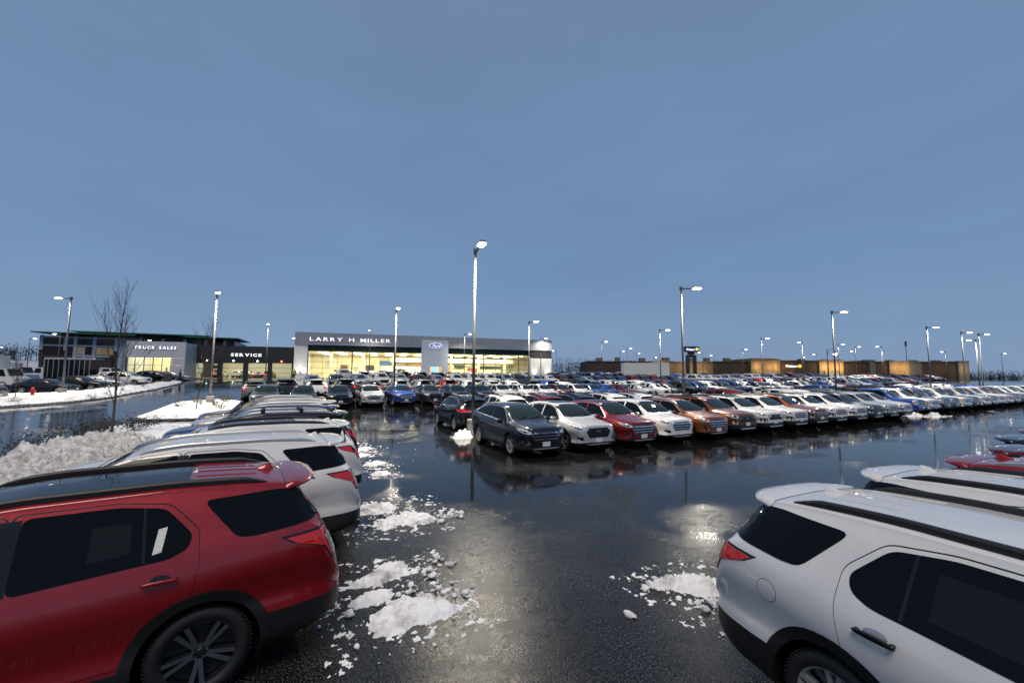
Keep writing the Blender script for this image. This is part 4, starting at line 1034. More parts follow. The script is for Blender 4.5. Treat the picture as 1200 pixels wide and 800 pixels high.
# receding row on the left
Lrow = 'SUVs in the receding row, tails to the lane'
spawn(kit('suv', 0, wheel='dark', pano=1, bodyhandle=1, windowsticker=1), 'suv', (-2.147, 5.375), WEST+.115, RED, 'red SUV with a black glass roof and black wheels, nearest on the left', 'suv', Lrow)
spawn(kit('suv', 0, wheel='silver', railcol='s'), 'suv', (-1.56, 8.02), WEST+.08, WHITE, 'white SUV with silver roof rails right beside the red one', 'suv', Lrow)
spawn(kit('suv', 1, wheel='silver', pano=1), 'suv', (-1.18, 10.55), WEST+.06, WHITE, 'second white SUV from the red one, glass roof and black rails', 'suv', Lrow)
r_ = spawn(kit('suv', 1, wheel='dark', railcol='s'), 'suv', (-.9, 13.3), WEST+.05, NAVY, 'dark SUV with raised cross bars on its roof', 'suv', Lrow)
b = MB()
for x in (-.2, -1.1):
    b.box(x-.04, x+.04, -.62, .62, 1.83, 1.87); b.box(x-.05, x+.05, -.62, -.54, 1.76, 1.83); b.box(x-.05, x+.05, .54, .62, 1.76, 1.83)
obj('cross_bars', b.mesh('cross_bars', ['black']), r_)
spawn(kit('suv', 1, wheel='dark', railcol='s'), 'suv', (-.9, 15.9), WEST+.05, DKBLUE, 'dark SUV just beyond the one with roof cross bars', 'suv', Lrow)
spawn(kit('suv', 1, wheel='silver', railcol='s'), 'suv', (-.75, 18.9), WEST, LSILVER, 'pale SUV between two dark ones far along the receding row', 'suv', Lrow)
spawn(kit('suv', 1, wheel='dark', railcol='s'), 'suv', (-1.0, 21.6), WEST, BLACK, 'black SUV at the far end of the receding row', 'suv', Lrow)
# right hand row
Rrow = 'SUVs on the right, tails to the lane'
spawn(kit('suv', 0, wheel='silver', railcol='b'), 'suv', (4.39, .172), SOUTH-.109, WHITE, 'nearest white SUV on the right with black rails and black handles', 'suv', Rrow)
spawn(kit('suv', 0, wheel='silver', railcol='b'), 'suv', (6.50, .13), SOUTH-.08, WHITE, 'white SUV roof just beyond the nearest one on the right', 'suv', Rrow)
spawn(kit('suv', 1, wheel='dark', railcol='s'), 'suv', (8.56, -.05), SOUTH-.05, RED, 'red SUV with silver rails beside the second white roof', 'suv', Rrow)
spawn(kit('suv', 1, wheel='dark'), 'suv', (10.55, .0), SOUTH-.03, DKRED, 'dark red SUV between a red and a navy roof at the right edge', 'suv', Rrow)
spawn(kit('suv', 1, wheel='silver', pano=1), 'suv', (12.55, .35), SOUTH, NAVY, 'navy SUV tail between two dark red roofs at the right edge', 'suv', Rrow)
spawn(kit('suv', 1, wheel='silver'), 'suv', (14.6, .45), SOUTH, DKRED, 'last dark red SUV tail at the right edge', 'suv', Rrow)
# front row, noses to the lane
FR = 'vehicles in the front row, noses to the lane'
ed = dict(wheel='silver', chromegrille=1, brightfog=1)
rowA = [('crossover', ed, NAVY, 'dark navy crossover with chrome grille leading the front row'),
        ('crossover', dict(wheel='dark', sport=1, pano=1), LSILVER, 'silver white crossover with a black grille, second in the front row'),
        ('crossover', dict(wheel='silver', chromegrille=1, brightfog=1, pano=1), CRED, 'red crossover with chrome grille, third in the front row'),
        ('crossover', dict(wheel='silver', chromegrille=1), WHITE, 'white crossover with chrome grille, fourth in the front row'),
        ('crossover', ed, BRONZE, 'copper brown crossover with chrome grille, fifth in the front row'),
        ('suv', dict(wheel='dark', sport=1), BRONZE, 'copper brown SUV next to the copper crossover, sixth in the front row'),
        ('suv', dict(wheel='dark', sport=1, pano=1), WHITE, 'white SUV with black grille right of the copper SUV, seventh in row'),
        ('suv', dict(wheel='silver'), WHITE, 'white SUV left of the second copper SUV, eighth in row'),
        ('suv', dict(wheel='silver', pano=1), BRONZE, 'second copper SUV of the front row, between white SUVs'),
        ('suv', dict(wheel='silver'), WHITE, 'white SUV right after the second copper SUV, tenth in row'),
        ('suv', dict(wheel='silver', railcol='s'), WHITE, 'white SUV left of the charcoal SUV, eleventh in row'),
        ('suv', dict(wheel='dark', sport=1), GREY, 'charcoal SUV near the end of the front row of SUVs'),
        ('suv', dict(wheel='silver', railcol='s'), LSILVER, 'pale silver SUV right of the charcoal one'),
        ('suv', dict(wheel='silver'), WHITE, 'last white SUV of the front row, before the blue pickup')]
for i, (kd, o, c, lb) in enumerate(rowA):
    S_ = SPEC[kd]
    spawn(kit(kd, 1, **o), kd, (7.78+2.2554*i, 11.94+S_['xf']+(.0 if kd == 'crossover' else .05)+random.uniform(-.06, .06)), SOUTH+random.uniform(-.012, .012), c, lb, 'suv' if kd == 'suv' else 'crossover', FR)
names = {}
def cname(c): return {WHITE: 'white', RED: 'red', DKRED: 'dark red', NAVY: 'navy', BLACK: 'black', GREY: 'dark grey', SILVER: 'grey', LSILVER: 'silver', BRONZE: 'copper', BLUE: 'blue', DKBLUE: 'dark blue', BROWN: 'brown', GREEN: 'dark green'}[c]
pk_cols = [BLUE, WHITE, BLACK, DKBLUE, WHITE, BLACK, WHITE, GREY, WHITE, WHITE, DKRED, BLACK, SILVER, WHITE, GREY, WHITE, BLACK, WHITE]
ordw = 'first second third fourth fifth sixth seventh eighth ninth tenth eleventh twelfth thirteenth fourteenth fifteenth sixteenth seventeenth eighteenth'.split()
for i, c in enumerate(pk_cols):
    spawn(kit('pickup', 1, wheel='silver', noseam=1, **({'chromegrille': 1} if i % 3 == 1 else {})), 'pickup', (42.3+2.42*i, 12.9+2.9+random.uniform(-.1, .1)), SOUTH+random.uniform(-.01, .01), c, f'{cname(c)} pickup, {ordw[i]} from the SUVs in the line of trucks on the right', 'pickup', 'pickups in the line on the right')
# second row, tails toward the front row
cr = dict(wheel='silver', rails=1)
rowB = [('crossover', BLACK, 'black crossover seen from behind, left of the central lamp post', 8.2), ('crossover', WHITE, 'white crossover seen from behind, over the navy one', 10.55), ('crossover', DKRED, 'dark red crossover tail behind the silver white one', 12.95), ('crossover', NAVY, 'navy crossover tail behind the red one', 15.4), ('crossover', WHITE, 'white crossover tail behind the white one', 17.9), ('crossover', LSILVER, 'silver crossover tail behind the copper crossover', 20.2)]
for kd, c, lb, x in rowB: spawn(kit(kd, 1, **cr), kd, (x, 18.9-SPEC[kd]['xr']), NORTH+random.uniform(-.015, .015), c, lb, kd, 'crossovers seen from behind')
FAR = {k: join_parts(build_car(k, 2, dict(wheel='silver')), 'far_'+k) for k in ('suv', 'crossover', 'sedan', 'pickup')}
PAL = [WHITE]*9+[LSILVER]*3+[SILVER]*3+[BLACK]*4+[NAVY]*2+[GREY]*4+[RED]*2+[DKRED]*2+[BLUE]*2+[DKBLUE]+[BROWN]
def nth(n):
    a = 'first second third fourth fifth sixth seventh eighth ninth tenth eleventh twelfth thirteenth fourteenth fifteenth sixteenth seventeenth eighteenth nineteenth'.split()
    if n < 20: return a[n-1]
    t = ('twenty', 'thirty', 'forty', 'fifty')[n//10-2]
    return t+'-'+a[n % 10-1] if n % 10 else {'twenty': 'twentieth', 'thirty': 'thirtieth', 'forty': 'fortieth', 'fifty': 'fiftieth'}[t]
def far_row(x0, x1, y, heading, kinds, rowname, dx=2.45, skip=lambda x: False, pal=PAL, ordinal=True):
    x = x0; cnt = 0
    while x < x1:
        if not skip(x) and random.random() > .03:
            kd = random.choice(kinds); c = random.choice(pal if x > 14 else [WHITE, LSILVER, BLACK, NAVY, GREY, SILVER]); cnt += 1; lb = f'{cname(c)} {kd}, {nth(cnt)} from left {rowname}' if ordinal else f'{cname(c)} {kd} {rowname}'
            far_car(FAR[kd], kd, (x, y+random.uniform(-.25, .25)), heading+random.uniform(-.035, .035), c, lb, kd, 'cars '+rowname if ordinal else lb)
        x += dx+random.uniform(-.1, .22)
far_row(22.7, 47, 18.9+2.42, NORTH, ['sedan', 'sedan', 'crossover'], 'low in the row behind the copper and white SUVs', 2.45, pal=[BLACK, NAVY, GREY, DKRED, SILVER, WHITE])
far_row(47, 88, 22.0, NORTH, ['pickup', 'pickup', 'suv'], 'in the row behind the line of pickups', 2.5)
# third row, facing the lane
rowC = [(-1.8, 'suv', GREY), (.75, 'crossover', BLACK), (3.35, 'crossover', NAVY), (5.85, 'crossover', LSILVER), (8.5, 'crossover', BLUE), (11.0, 'crossover', GREY), (13.6, 'crossover', NAVY), (16.1, 'crossover', NAVY), (18.4, 'crossover', WHITE), (20.8, 'crossover', WHITE), (23.2, 'crossover', WHITE), (25.5, 'crossover', DKRED), (27.8, 'crossover', WHITE), (29.9, 'crossover', BLUE), (32.1, 'crossover', BLUE), (34.5, 'crossover', DKRED), (37.0, 'crossover', LSILVER), (39.6, 'crossover', WHITE), (42.1, 'crossover', GREY)]
lc = ['dark grey SUV far left of the third row, before the service bays', 'black crossover second from left in the third row', 'dark navy crossover left of the silver one in the third row', 'silver white crossover facing the lane below the showroom lettering', 'bright blue crossover facing the lane below the showroom sign', 'grey crossover right of the bright blue one', 'navy crossover right of the grey one, behind the black tail', 'navy crossover just left of the first white one in the third row', 'first white crossover in the third row, behind the central lamp', 'second white crossover of three in the third row', 'third white crossover in a line of three, third row', 'dark red crossover right of three white ones in the third row', 'white crossover between dark red and blue ones, third row', 'left of the two blue crossovers side by side', 'right of the two blue crossovers side by side', 'dark red crossover right of the two blue ones', 'silver crossover left of the last white one, third row', 'last white crossover of the third row before the grey one', 'dark grey crossover at the right end of the third row']
for i, ((x, kd, c), lb) in enumerate(zip(rowC, lc)):
    y = 34.7+SPEC[kd]['xf']+random.uniform(-.1, .1)
    if i < 14: spawn(kit(kd, 1, **([dict(wheel='silver', chromegrille=1, brightfog=1), dict(wheel='silver', rails=1), dict(wheel='dark', sport=1)][i % 3] if kd == 'crossover' else dict(wheel='silver'))), kd, (x, y), SOUTH, c, lb, kd, 'cars in the third row')
    else: far_car(FAR[kd], kd, (x, y), SOUTH, c, lb, kd, 'cars in the third row')
far_row(45, 64, 37.6, SOUTH, ['pickup'], 'in the third row, behind the second lamp', 2.6, pal=[WHITE, WHITE, BLACK, SILVER, DKBLUE, GREY])
far_row(64.5, 118, 37.4, SOUTH, ['suv', 'crossover', 'pickup'], 'far along the third row', 2.5)
far_row(-3, 100, 43.6, NORTH, ['suv', 'crossover', 'suv'], 'in the fourth row, tail on', 2.5, pal=PAL)
far_row(2, 66, 54.8, SOUTH, ['suv', 'crossover', 'pickup'], 'in the fifth row, nearer the showroom', 2.5)
far_row(70, 125, 54.8, SOUTH, ['suv', 'crossover', 'pickup'], 'in the fifth row, before the big store', 2.5)
far_row(6, 64, 60.6, NORTH, ['suv', 'pickup', 'suv'], 'in the sixth row below the showroom glass', 2.6)
far_row(56, 100, 72, SOUTH, ['suv', 'sedan', 'crossover'], 'in the lot beyond the showroom end', 2.6, ordinal=False)
far_row(60, 112, 84, SOUTH, ['suv', 'sedan', 'crossover'], 'in the farther lot beyond the showroom', 2.7, ordinal=False)
far_row(66, 120, 98, SOUTH, ['suv', 'sedan', 'crossover'], 'in the farthest rows beyond the showroom', 3.2, ordinal=False, pal=[WHITE, RED, RED, SILVER, BLACK, WHITE])

far_row(122, 178, 50, SOUTH, ['suv', 'sedan', 'crossover'], 'in the far lot below the store, right part', 2.8)
far_row(132, 200, 64, NORTH, ['suv', 'sedan', 'crossover'], 'in the store lot along the store front', 3.0)
# ---------------------------------------------------------------- buildings
def build_mats():
    M['alum'] = noisy(mat('brushed aluminium cladding', (.34, .36, .39), .42, .35), 3, .12, stretch=(1, 1, 8))
    M['pale_alum'] = noisy(mat('pale metal cladding', (.60, .62, .65), .5, .1), 3, .08)
    M['white_panel'] = noisy(mat('white cladding', (.70, .71, .72), .45), 2, .08)
    M['blue_panel'] = noisy(mat('pale metal entrance cladding', (.60, .67, .76), .45, .1), 2, .08)
    M['black_panel'] = noisy(mat('charcoal cladding', (.028, .029, .032), .5), 2, .2)
    M['mullion'] = mat('dark window frame', (.03, .035, .035), .4)
    M['cream'] = noisy(mat('cream interior wall', (.80, .72, .55), .8), 1.2, .08)
    M['tan_floor'] = noisy(mat('tan tiled floor', (.45, .38, .28), .3), 2, .1)
    M['ceil'] = mat('white ceiling', (.75, .70, .6), .8)
    M['wood'] = noisy(mat('wood panel', (.36, .15, .05), .5), 4, .3, stretch=(1, 1, 6))
    M['dark'] = mat('dark interior item', (.03, .03, .03), .5)
    M['store_glass'] = clear_glass('showroom glass', (.86, .92, .88))
    M['green_glass'] = wet_glass('dark green spandrel glass', (.010, .030, .026), False)
    M['letter'] = mat('lit white letters', (.8, .8, .85), .4, emit=(.90, .88, 1), es=.75)
    M['letter_edge'] = mat('letter returns', (.20, .16, .32), .4)
    M['sign_blue'] = mat('lit blue sign', (.01, .03, .2), .4, emit=(.02, .06, .35), es=.5)
    M['roof_green'] = mat('green roof edge', (.012, .16, .085), .4)
    M['office_pale'] = noisy(mat('pale office panel', (.36, .42, .52), .5), 1, .1)
    M['office_dark'] = noisy(mat('dark brick', (.045, .035, .030), .7), 3, .4)
    M['office_glass'] = wet_glass('office glass', (.012, .014, .018), False)
    M['warm_win'] = mat('dim lit window', (.2, .15, .08), .3, emit=(1, .8, .45), es=.06)
    M['screen'] = mat('lit screen', (.1, .2, .3), .3, emit=(.2, .45, .9), es=1)
    M['sig_green'] = mat('green signal', (.1, .6, .3), .3, emit=(.5, 1, .7), es=6)
    M['sig_red'] = mat('red signal', (.6, .05, .03), .3, emit=(1, .1, .05), es=8)
    M['store_brown'] = noisy(mat('brown block wall', (.055, .037, .026), .8), 1, .3)
    M['store_tan'] = noisy(mat('tan stucco', (.22, .155, .09), .8), 1, .2)
    M['store_grey'] = noisy(mat('grey stucco', (.15, .14, .125), .8), 1, .2)
    M['yellow'] = mat('lit yellow petals', (.9, .5, .05), .4, emit=(1, .6, .08), es=2)
    M['navy_sign'] = mat('navy sign board', (.012, .03, .09), .4)
build_mats()
def pbox(name, parent, x0, x1, y0, y1, z0, z1, mk):
    return obj(name, mesh(name, boxv(0, x1-x0, 0, y1-y0, 0, z1-z0), BOXF, [mk]), parent, (x0, y0, z0))
def text_meshes(s, size, depth, bold, mk, edge, gap=.12):
    """one mesh per letter, laid along x and standing up in z, face toward -y"""
    out_ = []; x = 0
    for ch in s:
        if ch == ' ': x += size*.55; continue
        cu = bpy.data.curves.new('t', 'FONT'); cu.body = ch; cu.size = size; cu.extrude = depth/2; cu.offset = bold; cu.resolution_u = 3
        o = bpy.data.objects.new('t', cu); C.objects.link(o); bpy.context.view_layer.update()
        me = bpy.data.meshes.new_from_object(o.evaluated_get(bpy.context.evaluated_depsgraph_get())); bpy.data.objects.remove(o); bpy.data.curves.remove(cu)
        xs_ = [v_.co.x for v_ in me.vertices]; x0, x1 = min(xs_), max(xs_)
        for v_ in me.vertices: c_ = v_.co.copy(); v_.co = (c_.x-x0, -c_.z, c_.y)
        me.materials.clear(); me.materials.append(M[mk]); me.materials.append(M[edge])
        me.update()
        for p in me.polygons: p.material_index = 0 if p.normal.y < -.7 else 1
        me.name = 'letter'; out_.append((me, x)); x += (x1-x0)+size*gap
    return out_, x-size*gap
def lettering(parent, s, x0, x1, y, z, size, mk='letter', edge='letter_edge', bold=.03, gap=.2, depth=.12):
    L_, wtot = text_meshes(s, size, depth, bold, mk, edge, gap); k = (x1-x0)/wtot
    root = bpy.data.objects.new('lettering', None); C.objects.link(root); root.parent = parent; root.location = (x0, y, z)
    for me, x in L_:
        o = obj('letter', me, root, (x*k, 0, 0)); o.scale = (k, 1, 1)
    return root
FA = R(-11.2)
show = empty('showroom', (0, 84.8, 1.9), FA, label='long glass fronted car showroom with lit cream interior and lettered grey fascia', cat='showroom')
W_ = 50.6; DP = 16
pbox('roof', show, .3, W_-.3, .4, DP, 6.4, 6.7, 'alum')
# fascia panels
n = 22
for i in range(n): pbox('fascia_panel', show, i*W_/n+.012, (i+1)*W_/n-.012, -.6, -.3, 6.2, 8.5, 'alum')
pbox('fascia_back', show, .05, W_-.05, -.3, DP, 6.7, 8.42, 'alum')
pbox('pillar', show, 0, 2.2, -.45, .4, 0, 6.2, 'white_panel'); pbox('pillar', show, 45.75, W_, -.45, .4, 0, 4.5, 'white_panel'); pbox('dark_panel', show, 45.75, W_, -.40, .4, 4.5, 6.2, 'black_panel')
pbox('side_wall', show, 0, .3, .4, DP, 0, 6.4, 'white_panel'); pbox('side_wall', show, W_-.3, W_, .4, DP, 0, 6.4, 'white_panel')
pbox('back_wall', show, .3, W_-.3, DP-.3, DP, 0, 6.4, 'cream'); pbox('floor', show, .3, W_-.3, .1, DP-.3, -.1, .06, 'tan_floor'); pbox('ceiling', show, .3, W_-.3, .5, DP-.3, 5.2, 5.3, 'ceil')
for x0, x1 in ((2.2, 22.7), (27.9, 45.75)):
    nb = round((x1-x0)/2.42); dx = (x1-x0)/nb; zs = [.06, .95, 2.0, 3.1, 4.15, 5.1]
    for i in range(nb):
        for j in range(5): pbox('pane', show, x0+i*dx+.04, x0+(i+1)*dx-.04, .10, .115, zs[j]+.03, zs[j+1]-.03, 'store_glass')
        pbox('spandrel_pane', show, x0+i*dx+.02, x0+(i+1)*dx-.02, .05, .10, 5.13, 6.2, 'green_glass')
    for i in range(nb+1):
        th_ = .20 if i % 3 == 0 else .05
        pbox('mullion', show, x0+i*dx-th_/2, x0+i*dx+th_/2, -.02, .16, 0, 5.15, 'mullion')
    for z in zs: pbox('transom', show, x0, x1, .02, .14, z-.03, z+.03, 'mullion')
pbox('entrance_tower', show, 22.7, 27.9, -1.6, -1.2, 2.4, 7.65, 'blue_panel'); pbox('entrance_tower_leg', show, 22.7, 24.3, -1.6, -1.2, 0, 2.4, 'blue_panel'); pbox('entrance_tower_leg', show, 26.8, 27.9, -1.6, -1.2, 0, 2.4, 'blue_panel'); pbox('entrance_side', show, 22.7, 22.9, -1.2, .1, 0, 7.6, 'blue_panel'); pbox('entrance_side', show, 27.7, 27.9, -1.2, .1, 0, 7.6, 'blue_panel')
for i in range(4): pbox('entrance_door', show, 24.3+i*.625+.03, 24.3+(i+1)*.625-.03, -1.0, -.98, .05, 2.35, 'store_glass')
for i in range(5): pbox('door_frame', show, 24.3+i*.625-.03, 24.3+i*.625+.03, -1.03, -.95, 0, 2.4, 'mullion')
lettering(show, 'LARRY H MILLER', 2.5, 16.8, -.68, 6.95, .95, bold=.016)
# oval badge with script
b = MB()
def oval_(b, rx, rz, y, mi):
    n_ = 40; v_ = [(rx*math.cos(2*math.pi*k/n_), y, rz*math.sin(2*math.pi*k/n_)) for k in range(n_)]; v2 = [(p[0], 0, p[2]) for p in v_]
    b.add(v_+v2, [tuple(range(n_))]+[(k, (k+1) % n_, n_+(k+1) % n_, n_+k) for k in range(n_)], mi)
oval_(b, 1.25, .50, -.10, 0); oval_(b, 1.17, .43, -.13, 1); oval_(b, 1.12, .385, -.15, 2)
bo = obj('oval_sign', fixn(b.mesh('oval_sign', ['letter', 'sign_blue', 'sign_blue'])), show, (25.45, -1.62, 6.55))
cu = bpy.data.curves.new('t', 'FONT'); cu.body = 'Ford'; cu.size = .78; cu.extrude = .01; cu.offset = .012; cu.shear = .35; cu.align_x = 'CENTER'
to = bpy.data.objects.new('t', cu); C.objects.link(to); bpy.context.view_layer.update(); me = bpy.data.meshes.new_from_object(to.evaluated_get(bpy.context.evaluated_depsgraph_get())); bpy.data.objects.remove(to)
me.materials.clear(); me.materials.append(M['letter'])
for v_ in me.vertices: c_ = v_.co.copy(); v_.co = (c_.x*1.05, -c_.z-.17, c_.y-.26)
obj('script', me, bo)
# interior
for i in range(12):
    pbox('ceiling_light', show, 2.6+i*3.6, 4.6+i*3.6, 4, 4.8, 5.16, 5.195, 'ceil')
    li = bpy.data.lights.new('showroom_light', 'AREA'); li.shape = 'RECTANGLE'; li.size = 3.2; li.size_y = 9; li.energy = 760; li.color = (1, .85, .58)
    lo = bpy.data.objects.new('showroom_light', li); C.objects.link(lo); lo.parent = show; lo.location = (3.6+i*3.6, 8, 5.1)
pbox('inner_door', show, 6.4, 8.2, 13.2, 13.4, 0, 3.0, 'wood'); pbox('inner_opening', show, 6.6, 7.9, 13.1, 13.19, 0, 2.8, 'dark'); pbox('wall_screen', show, 11.6, 13.4, 15.4, 15.6, 1.6, 2.9, 'dark')
pbox('wood_wall', show, 24.5, 30.5, 12, 12.3, 0, 3.2, 'wood'); pbox('screen', show, 26, 27.8, 11.9, 11.99, 1.2, 2.6, 'screen'); pbox('partition', show, 15, 24, 11, 11.2, 0, 2.6, 'ceil'); pbox('mezzanine_beam', show, 17, 46, 13.0, 13.4, 3.6, 4.6, 'cream'); pbox('dark_board', show, 37, 42, 10, 10.2, 2.2, 2.9, 'dark'); pbox('back_office', show, 30.5, 45, 14, 15.4, 0, 4.2, 'cream')
for i in range(16):
    x = 3+i*2.7+random.uniform(-.5, .5); y = random.uniform(5, 10)
    pbox('desk', show, x, x+1.3, y, y+.7, .06, .8, random.choice(('dark', 'wood', 'ceil')))
for i in range(7): pbox('inner_column', show, 5.2+i*6.1, 5.6+i*6.1, 6.5, 6.9, .06, 5.2, 'ceil')
M['strip'] = mat('lit ceiling strip', (1, .9, .7), .4, emit=(1, .88, .62), es=5)
for i in range(14):
    for y in (3, 7.5, 12): pbox('light_strip', show, 3.4+i*3.1, 4.9+i*3.1, y, y+.22, 5.0, 5.06, 'strip')
M['poster_blue'] = mat('blue poster', (.03, .08, .2), .5); M['poster_grey'] = mat('grey panel', (.25, .24, .22), .6); M['poster_red'] = mat('red panel', (.35, .05, .03), .6)
for x, z0, w_, h_, mk in ((3.4, 2.6, 1.6, 1.2, 'poster_grey'), (14.6, 2.8, 2.6, 1.1, 'poster_blue'), (18.2, 3.0, 1.2, .9, 'poster_grey'), (21.5, 2.7, 2.2, 1.3, 'wood'), (31.5, 2.4, 2.4, .8, 'dark'), (34.8, 1.0, 2.2, 1.5, 'poster_red'), (43.0, 1.4, 1.4, 2.2, 'poster_grey'), (9.2, .6, 1.0, 2.0, 'poster_grey')):
    pbox('wall_poster', show, x, x+w_, 13.6, 13.75, z0, z0+h_, mk)
for x in (31, 36.5, 41): pbox('glass_office', show, x, x+3.6, 9.0, 9.1, .06, 2.6, 'store_glass'); pbox('office_header', show, x, x+3.6, 8.98, 9.14, 2.6, 2.8, 'mullion')
ca_, sa_ = math.cos(FA), math.sin(FA)
for x, y, kd, c, h_, lb in ((8.5, 5.2, 'suv', WHITE, .5, 'white SUV on the showroom floor behind the left glass'), (13.5, 5.6, 'sedan', SILVER, .3, 'silver sedan on the showroom floor left of the entrance'), (18.8, 5.0, 'pickup', DKBLUE, .4, 'dark blue pickup on the showroom floor beside the entrance'), (34, 5.0, 'sedan', RED, .5, 'red sedan on the showroom floor right of the entrance')):
    far_car(FAR[kd], kd, (x*ca_-y*sa_, 84.8+x*sa_+y*ca_), FA+h_, c, lb, kd, 'cars on the showroom floor', z=1.97)
# uplights washing the white ends
for x in (.5, 1.7, 46.6, 49.6):
    li = bpy.data.lights.new('uplight', 'SPOT'); li.energy = 260; li.spot_size = R(60); li.spot_blend = .8; li.color = (1, .93, .85)
    lo = bpy.data.objects.new('uplight', li); C.objects.link(lo); lo.parent = show; lo.location = (x, -1.0, .3); lo.rotation_euler = (R(180-14), 0, 0)
# truck wing
tw = empty('truck_showroom', (-28.3, 107.5, 1.26), FA, label='pale truck sales hall with a tall lit glass corner', cat='showroom')
tw.scale = (1, 1, 1.088)
def hall(par, x0, x1, d, h, mk):
    pbox('side_wall', par, x0, x0+.3, .3, d, 0, h, mk); pbox('side_wall', par, x1-.3, x1, .3, d, 0, h, mk); pbox('back_wall', par, x0+.3, x1-.3, d-.3, d, 0, h, 'cream'); pbox('roof', par, x0+.3, x1-.3, .3, d-.3, h-.4, h-.1, mk); pbox('floor', par, x0+.3, x1-.3, .02, d-.3, -.1, .05, 'tan_floor')
hall(tw, -1.4, 8.6, 9, 7.0, 'pale_alum')
for i in range(5): pbox('fascia_panel', tw, -1.4+i*2+.01, -1.4+(i+1)*2-.01, 0, .3, 4.15, 7.15, 'pale_alum')
for z0, z1 in ((0, 1.37), (1.40, 2.75), (2.78, 4.13)): pbox('wall_panel', tw, 6.3, 8.6, 0, .3, z0, z1, 'pale_alum')
for i in range(5):
    for j in range(3): pbox('pane', tw, -1.35+i*1.5+.04, -1.35+(i+1)*1.5-.04, .1, .115, .05+j*1.35+.03, .05+(j+1)*1.35-.03, 'store_glass')
for i in range(6): pbox('mullion', tw, -1.39+i*1.5, -1.31+i*1.5, .02, .2, 0, 4.15, 'mullion')
for j in range(1, 3): pbox('transom', tw, -1.4, 6.3, .03, .18, .05+j*1.35-.03, .05+j*1.35+.03, 'mullion')
lettering(tw, 'TRUCK SALES', -.05, 7.0, -.08, 5.75, .75, bold=.03)
pbox('stair_panel', tw, 2.4, 4.4, 6, 6.2, .05, 2.4, 'ceil'); pbox('desk', tw, -.5, 1.5, 4, 4.8, .05, 1, 'wood')
def inner_light(par, x, y, z, sx, sy, e, col=(1, .84, .55)):
    li = bpy.data.lights.new('hall_light', 'AREA'); li.shape = 'RECTANGLE'; li.size = sx; li.size_y = sy; li.energy = e; li.color = col
    lo = bpy.data.objects.new('hall_light', li); C.objects.link(lo); lo.parent = par; lo.location = (x, y, z)
inner_light(tw, 3.5, 4.5, 6.3, 7, 5, 1100)
# service wing
sv = empty('service_wing', (-21.8, 111.4, 1.62), FA, label='charcoal service building with open lit vehicle bays', cat='building')
sv.scale = (1, 1, 1.036); hall(sv, .8, 22.4, 14, 6.8, 'black_panel')
cuts = [(1.0, 2.2, 3.1), (2.9, 7.0, 3.1), (8.0, 11.95, 3.2), (12.95, 16.85, 3.25), (17.7, 21.7, 3.3)]
px_ = .8
for a, c_, h in cuts:
    pbox('pier', sv, px_, a, 0, .3, 0, 3.4, 'black_panel'); px_ = c_
pbox('pier', sv, px_, 22.4, 0, .3, 0, 3.4, 'black_panel')
for i in range(11): pbox('fascia_panel', sv, .8+i*21.6/11+.012, .8+(i+1)*21.6/11-.012, -.02, .3, 3.4, 6.95, 'black_panel')
for i, (a, c_, h) in enumerate(cuts):
    for j in range(3): pbox('bay_door_pane', sv, a+.03, c_-.03, .12, .135, .05+j*h/3+.03, .05+(j+1)*h/3-.03, 'store_glass')
    pbox('bay_header', sv, a, c_, .0, .3, h+.03, 3.395, 'black_panel')
    for j in range(1, 3): pbox('bay_door_rail', sv, a, c_, .1, .16, .05+j*h/3-.03, .05+j*h/3+.03, 'mullion')
for i, x in enumerate((5.0, 10.05, 14.75, 19.6)):
    b = MB(); blob(b, (0, 0, 0), (.16, .08, .16), n=6); obj('signal_lamp', b.mesh('signal_lamp', ['sig_red' if i == 3 else 'sig_green'], True), sv, (x, -.1, 3.75))
lettering(sv, 'SERVICE', 9.5, 15.5, -.10, 4.75, .85, bold=.04)
for x in (5, 10, 15, 20): inner_light(sv, x, 6, 5.5, 4, 9, 420, (1, .88, .66))
pbox('hanging_board', sv, 4.2, 6.0, 5, 5.2, 2.1, 2.8, 'dark'); pbox('far_door', sv, 9, 21, 13.2, 13.6, .05, 3.2, 'ceil')
inv = sv.matrix_world
ca, sa = math.cos(FA), math.sin(FA)
def sp(x, y): return (-21.8+x*ca-y*sa, 111.4+x*sa+y*ca)
for x, y, kd, c, h_ in ((6.1, 5, 'suv', WHITE, FA+1.57), (9.0, 7, 'crossover', WHITE, FA+1.57), (11.2, 6, 'crossover', WHITE, FA-.6), (13.8, 6, 'sedan', SILVER, FA+1.57), (16.0, 5.5, 'suv', RED, FA+1.57)):
    far_car(FAR[kd], kd, sp(x, y), h_, c, {6.1: 'white SUV inside the first service bay', 9.0: 'white crossover on the left in the second service bay', 11.2: 'white crossover on the right in the second service bay', 13.8: 'silver sedan inside the third service bay', 16.0: 'red SUV inside the third service bay'}[x], kd, 'cars inside the service bays', z=1.68)
for x, y in ((13.3, 3.2), (15.3, 2.9), (16.7, 2.9), (6.9, 2.3), (5.4, 2.3)):
    px, py = sp(x, y)
    o = obj('tail_lamp', (lambda b_: b_.mesh('tail_lamp', ['red_lit'], True))(blob(MB(), (0, 0, 0), (.14, .06, .2), n=5)), sv, (x, y, 1.05))
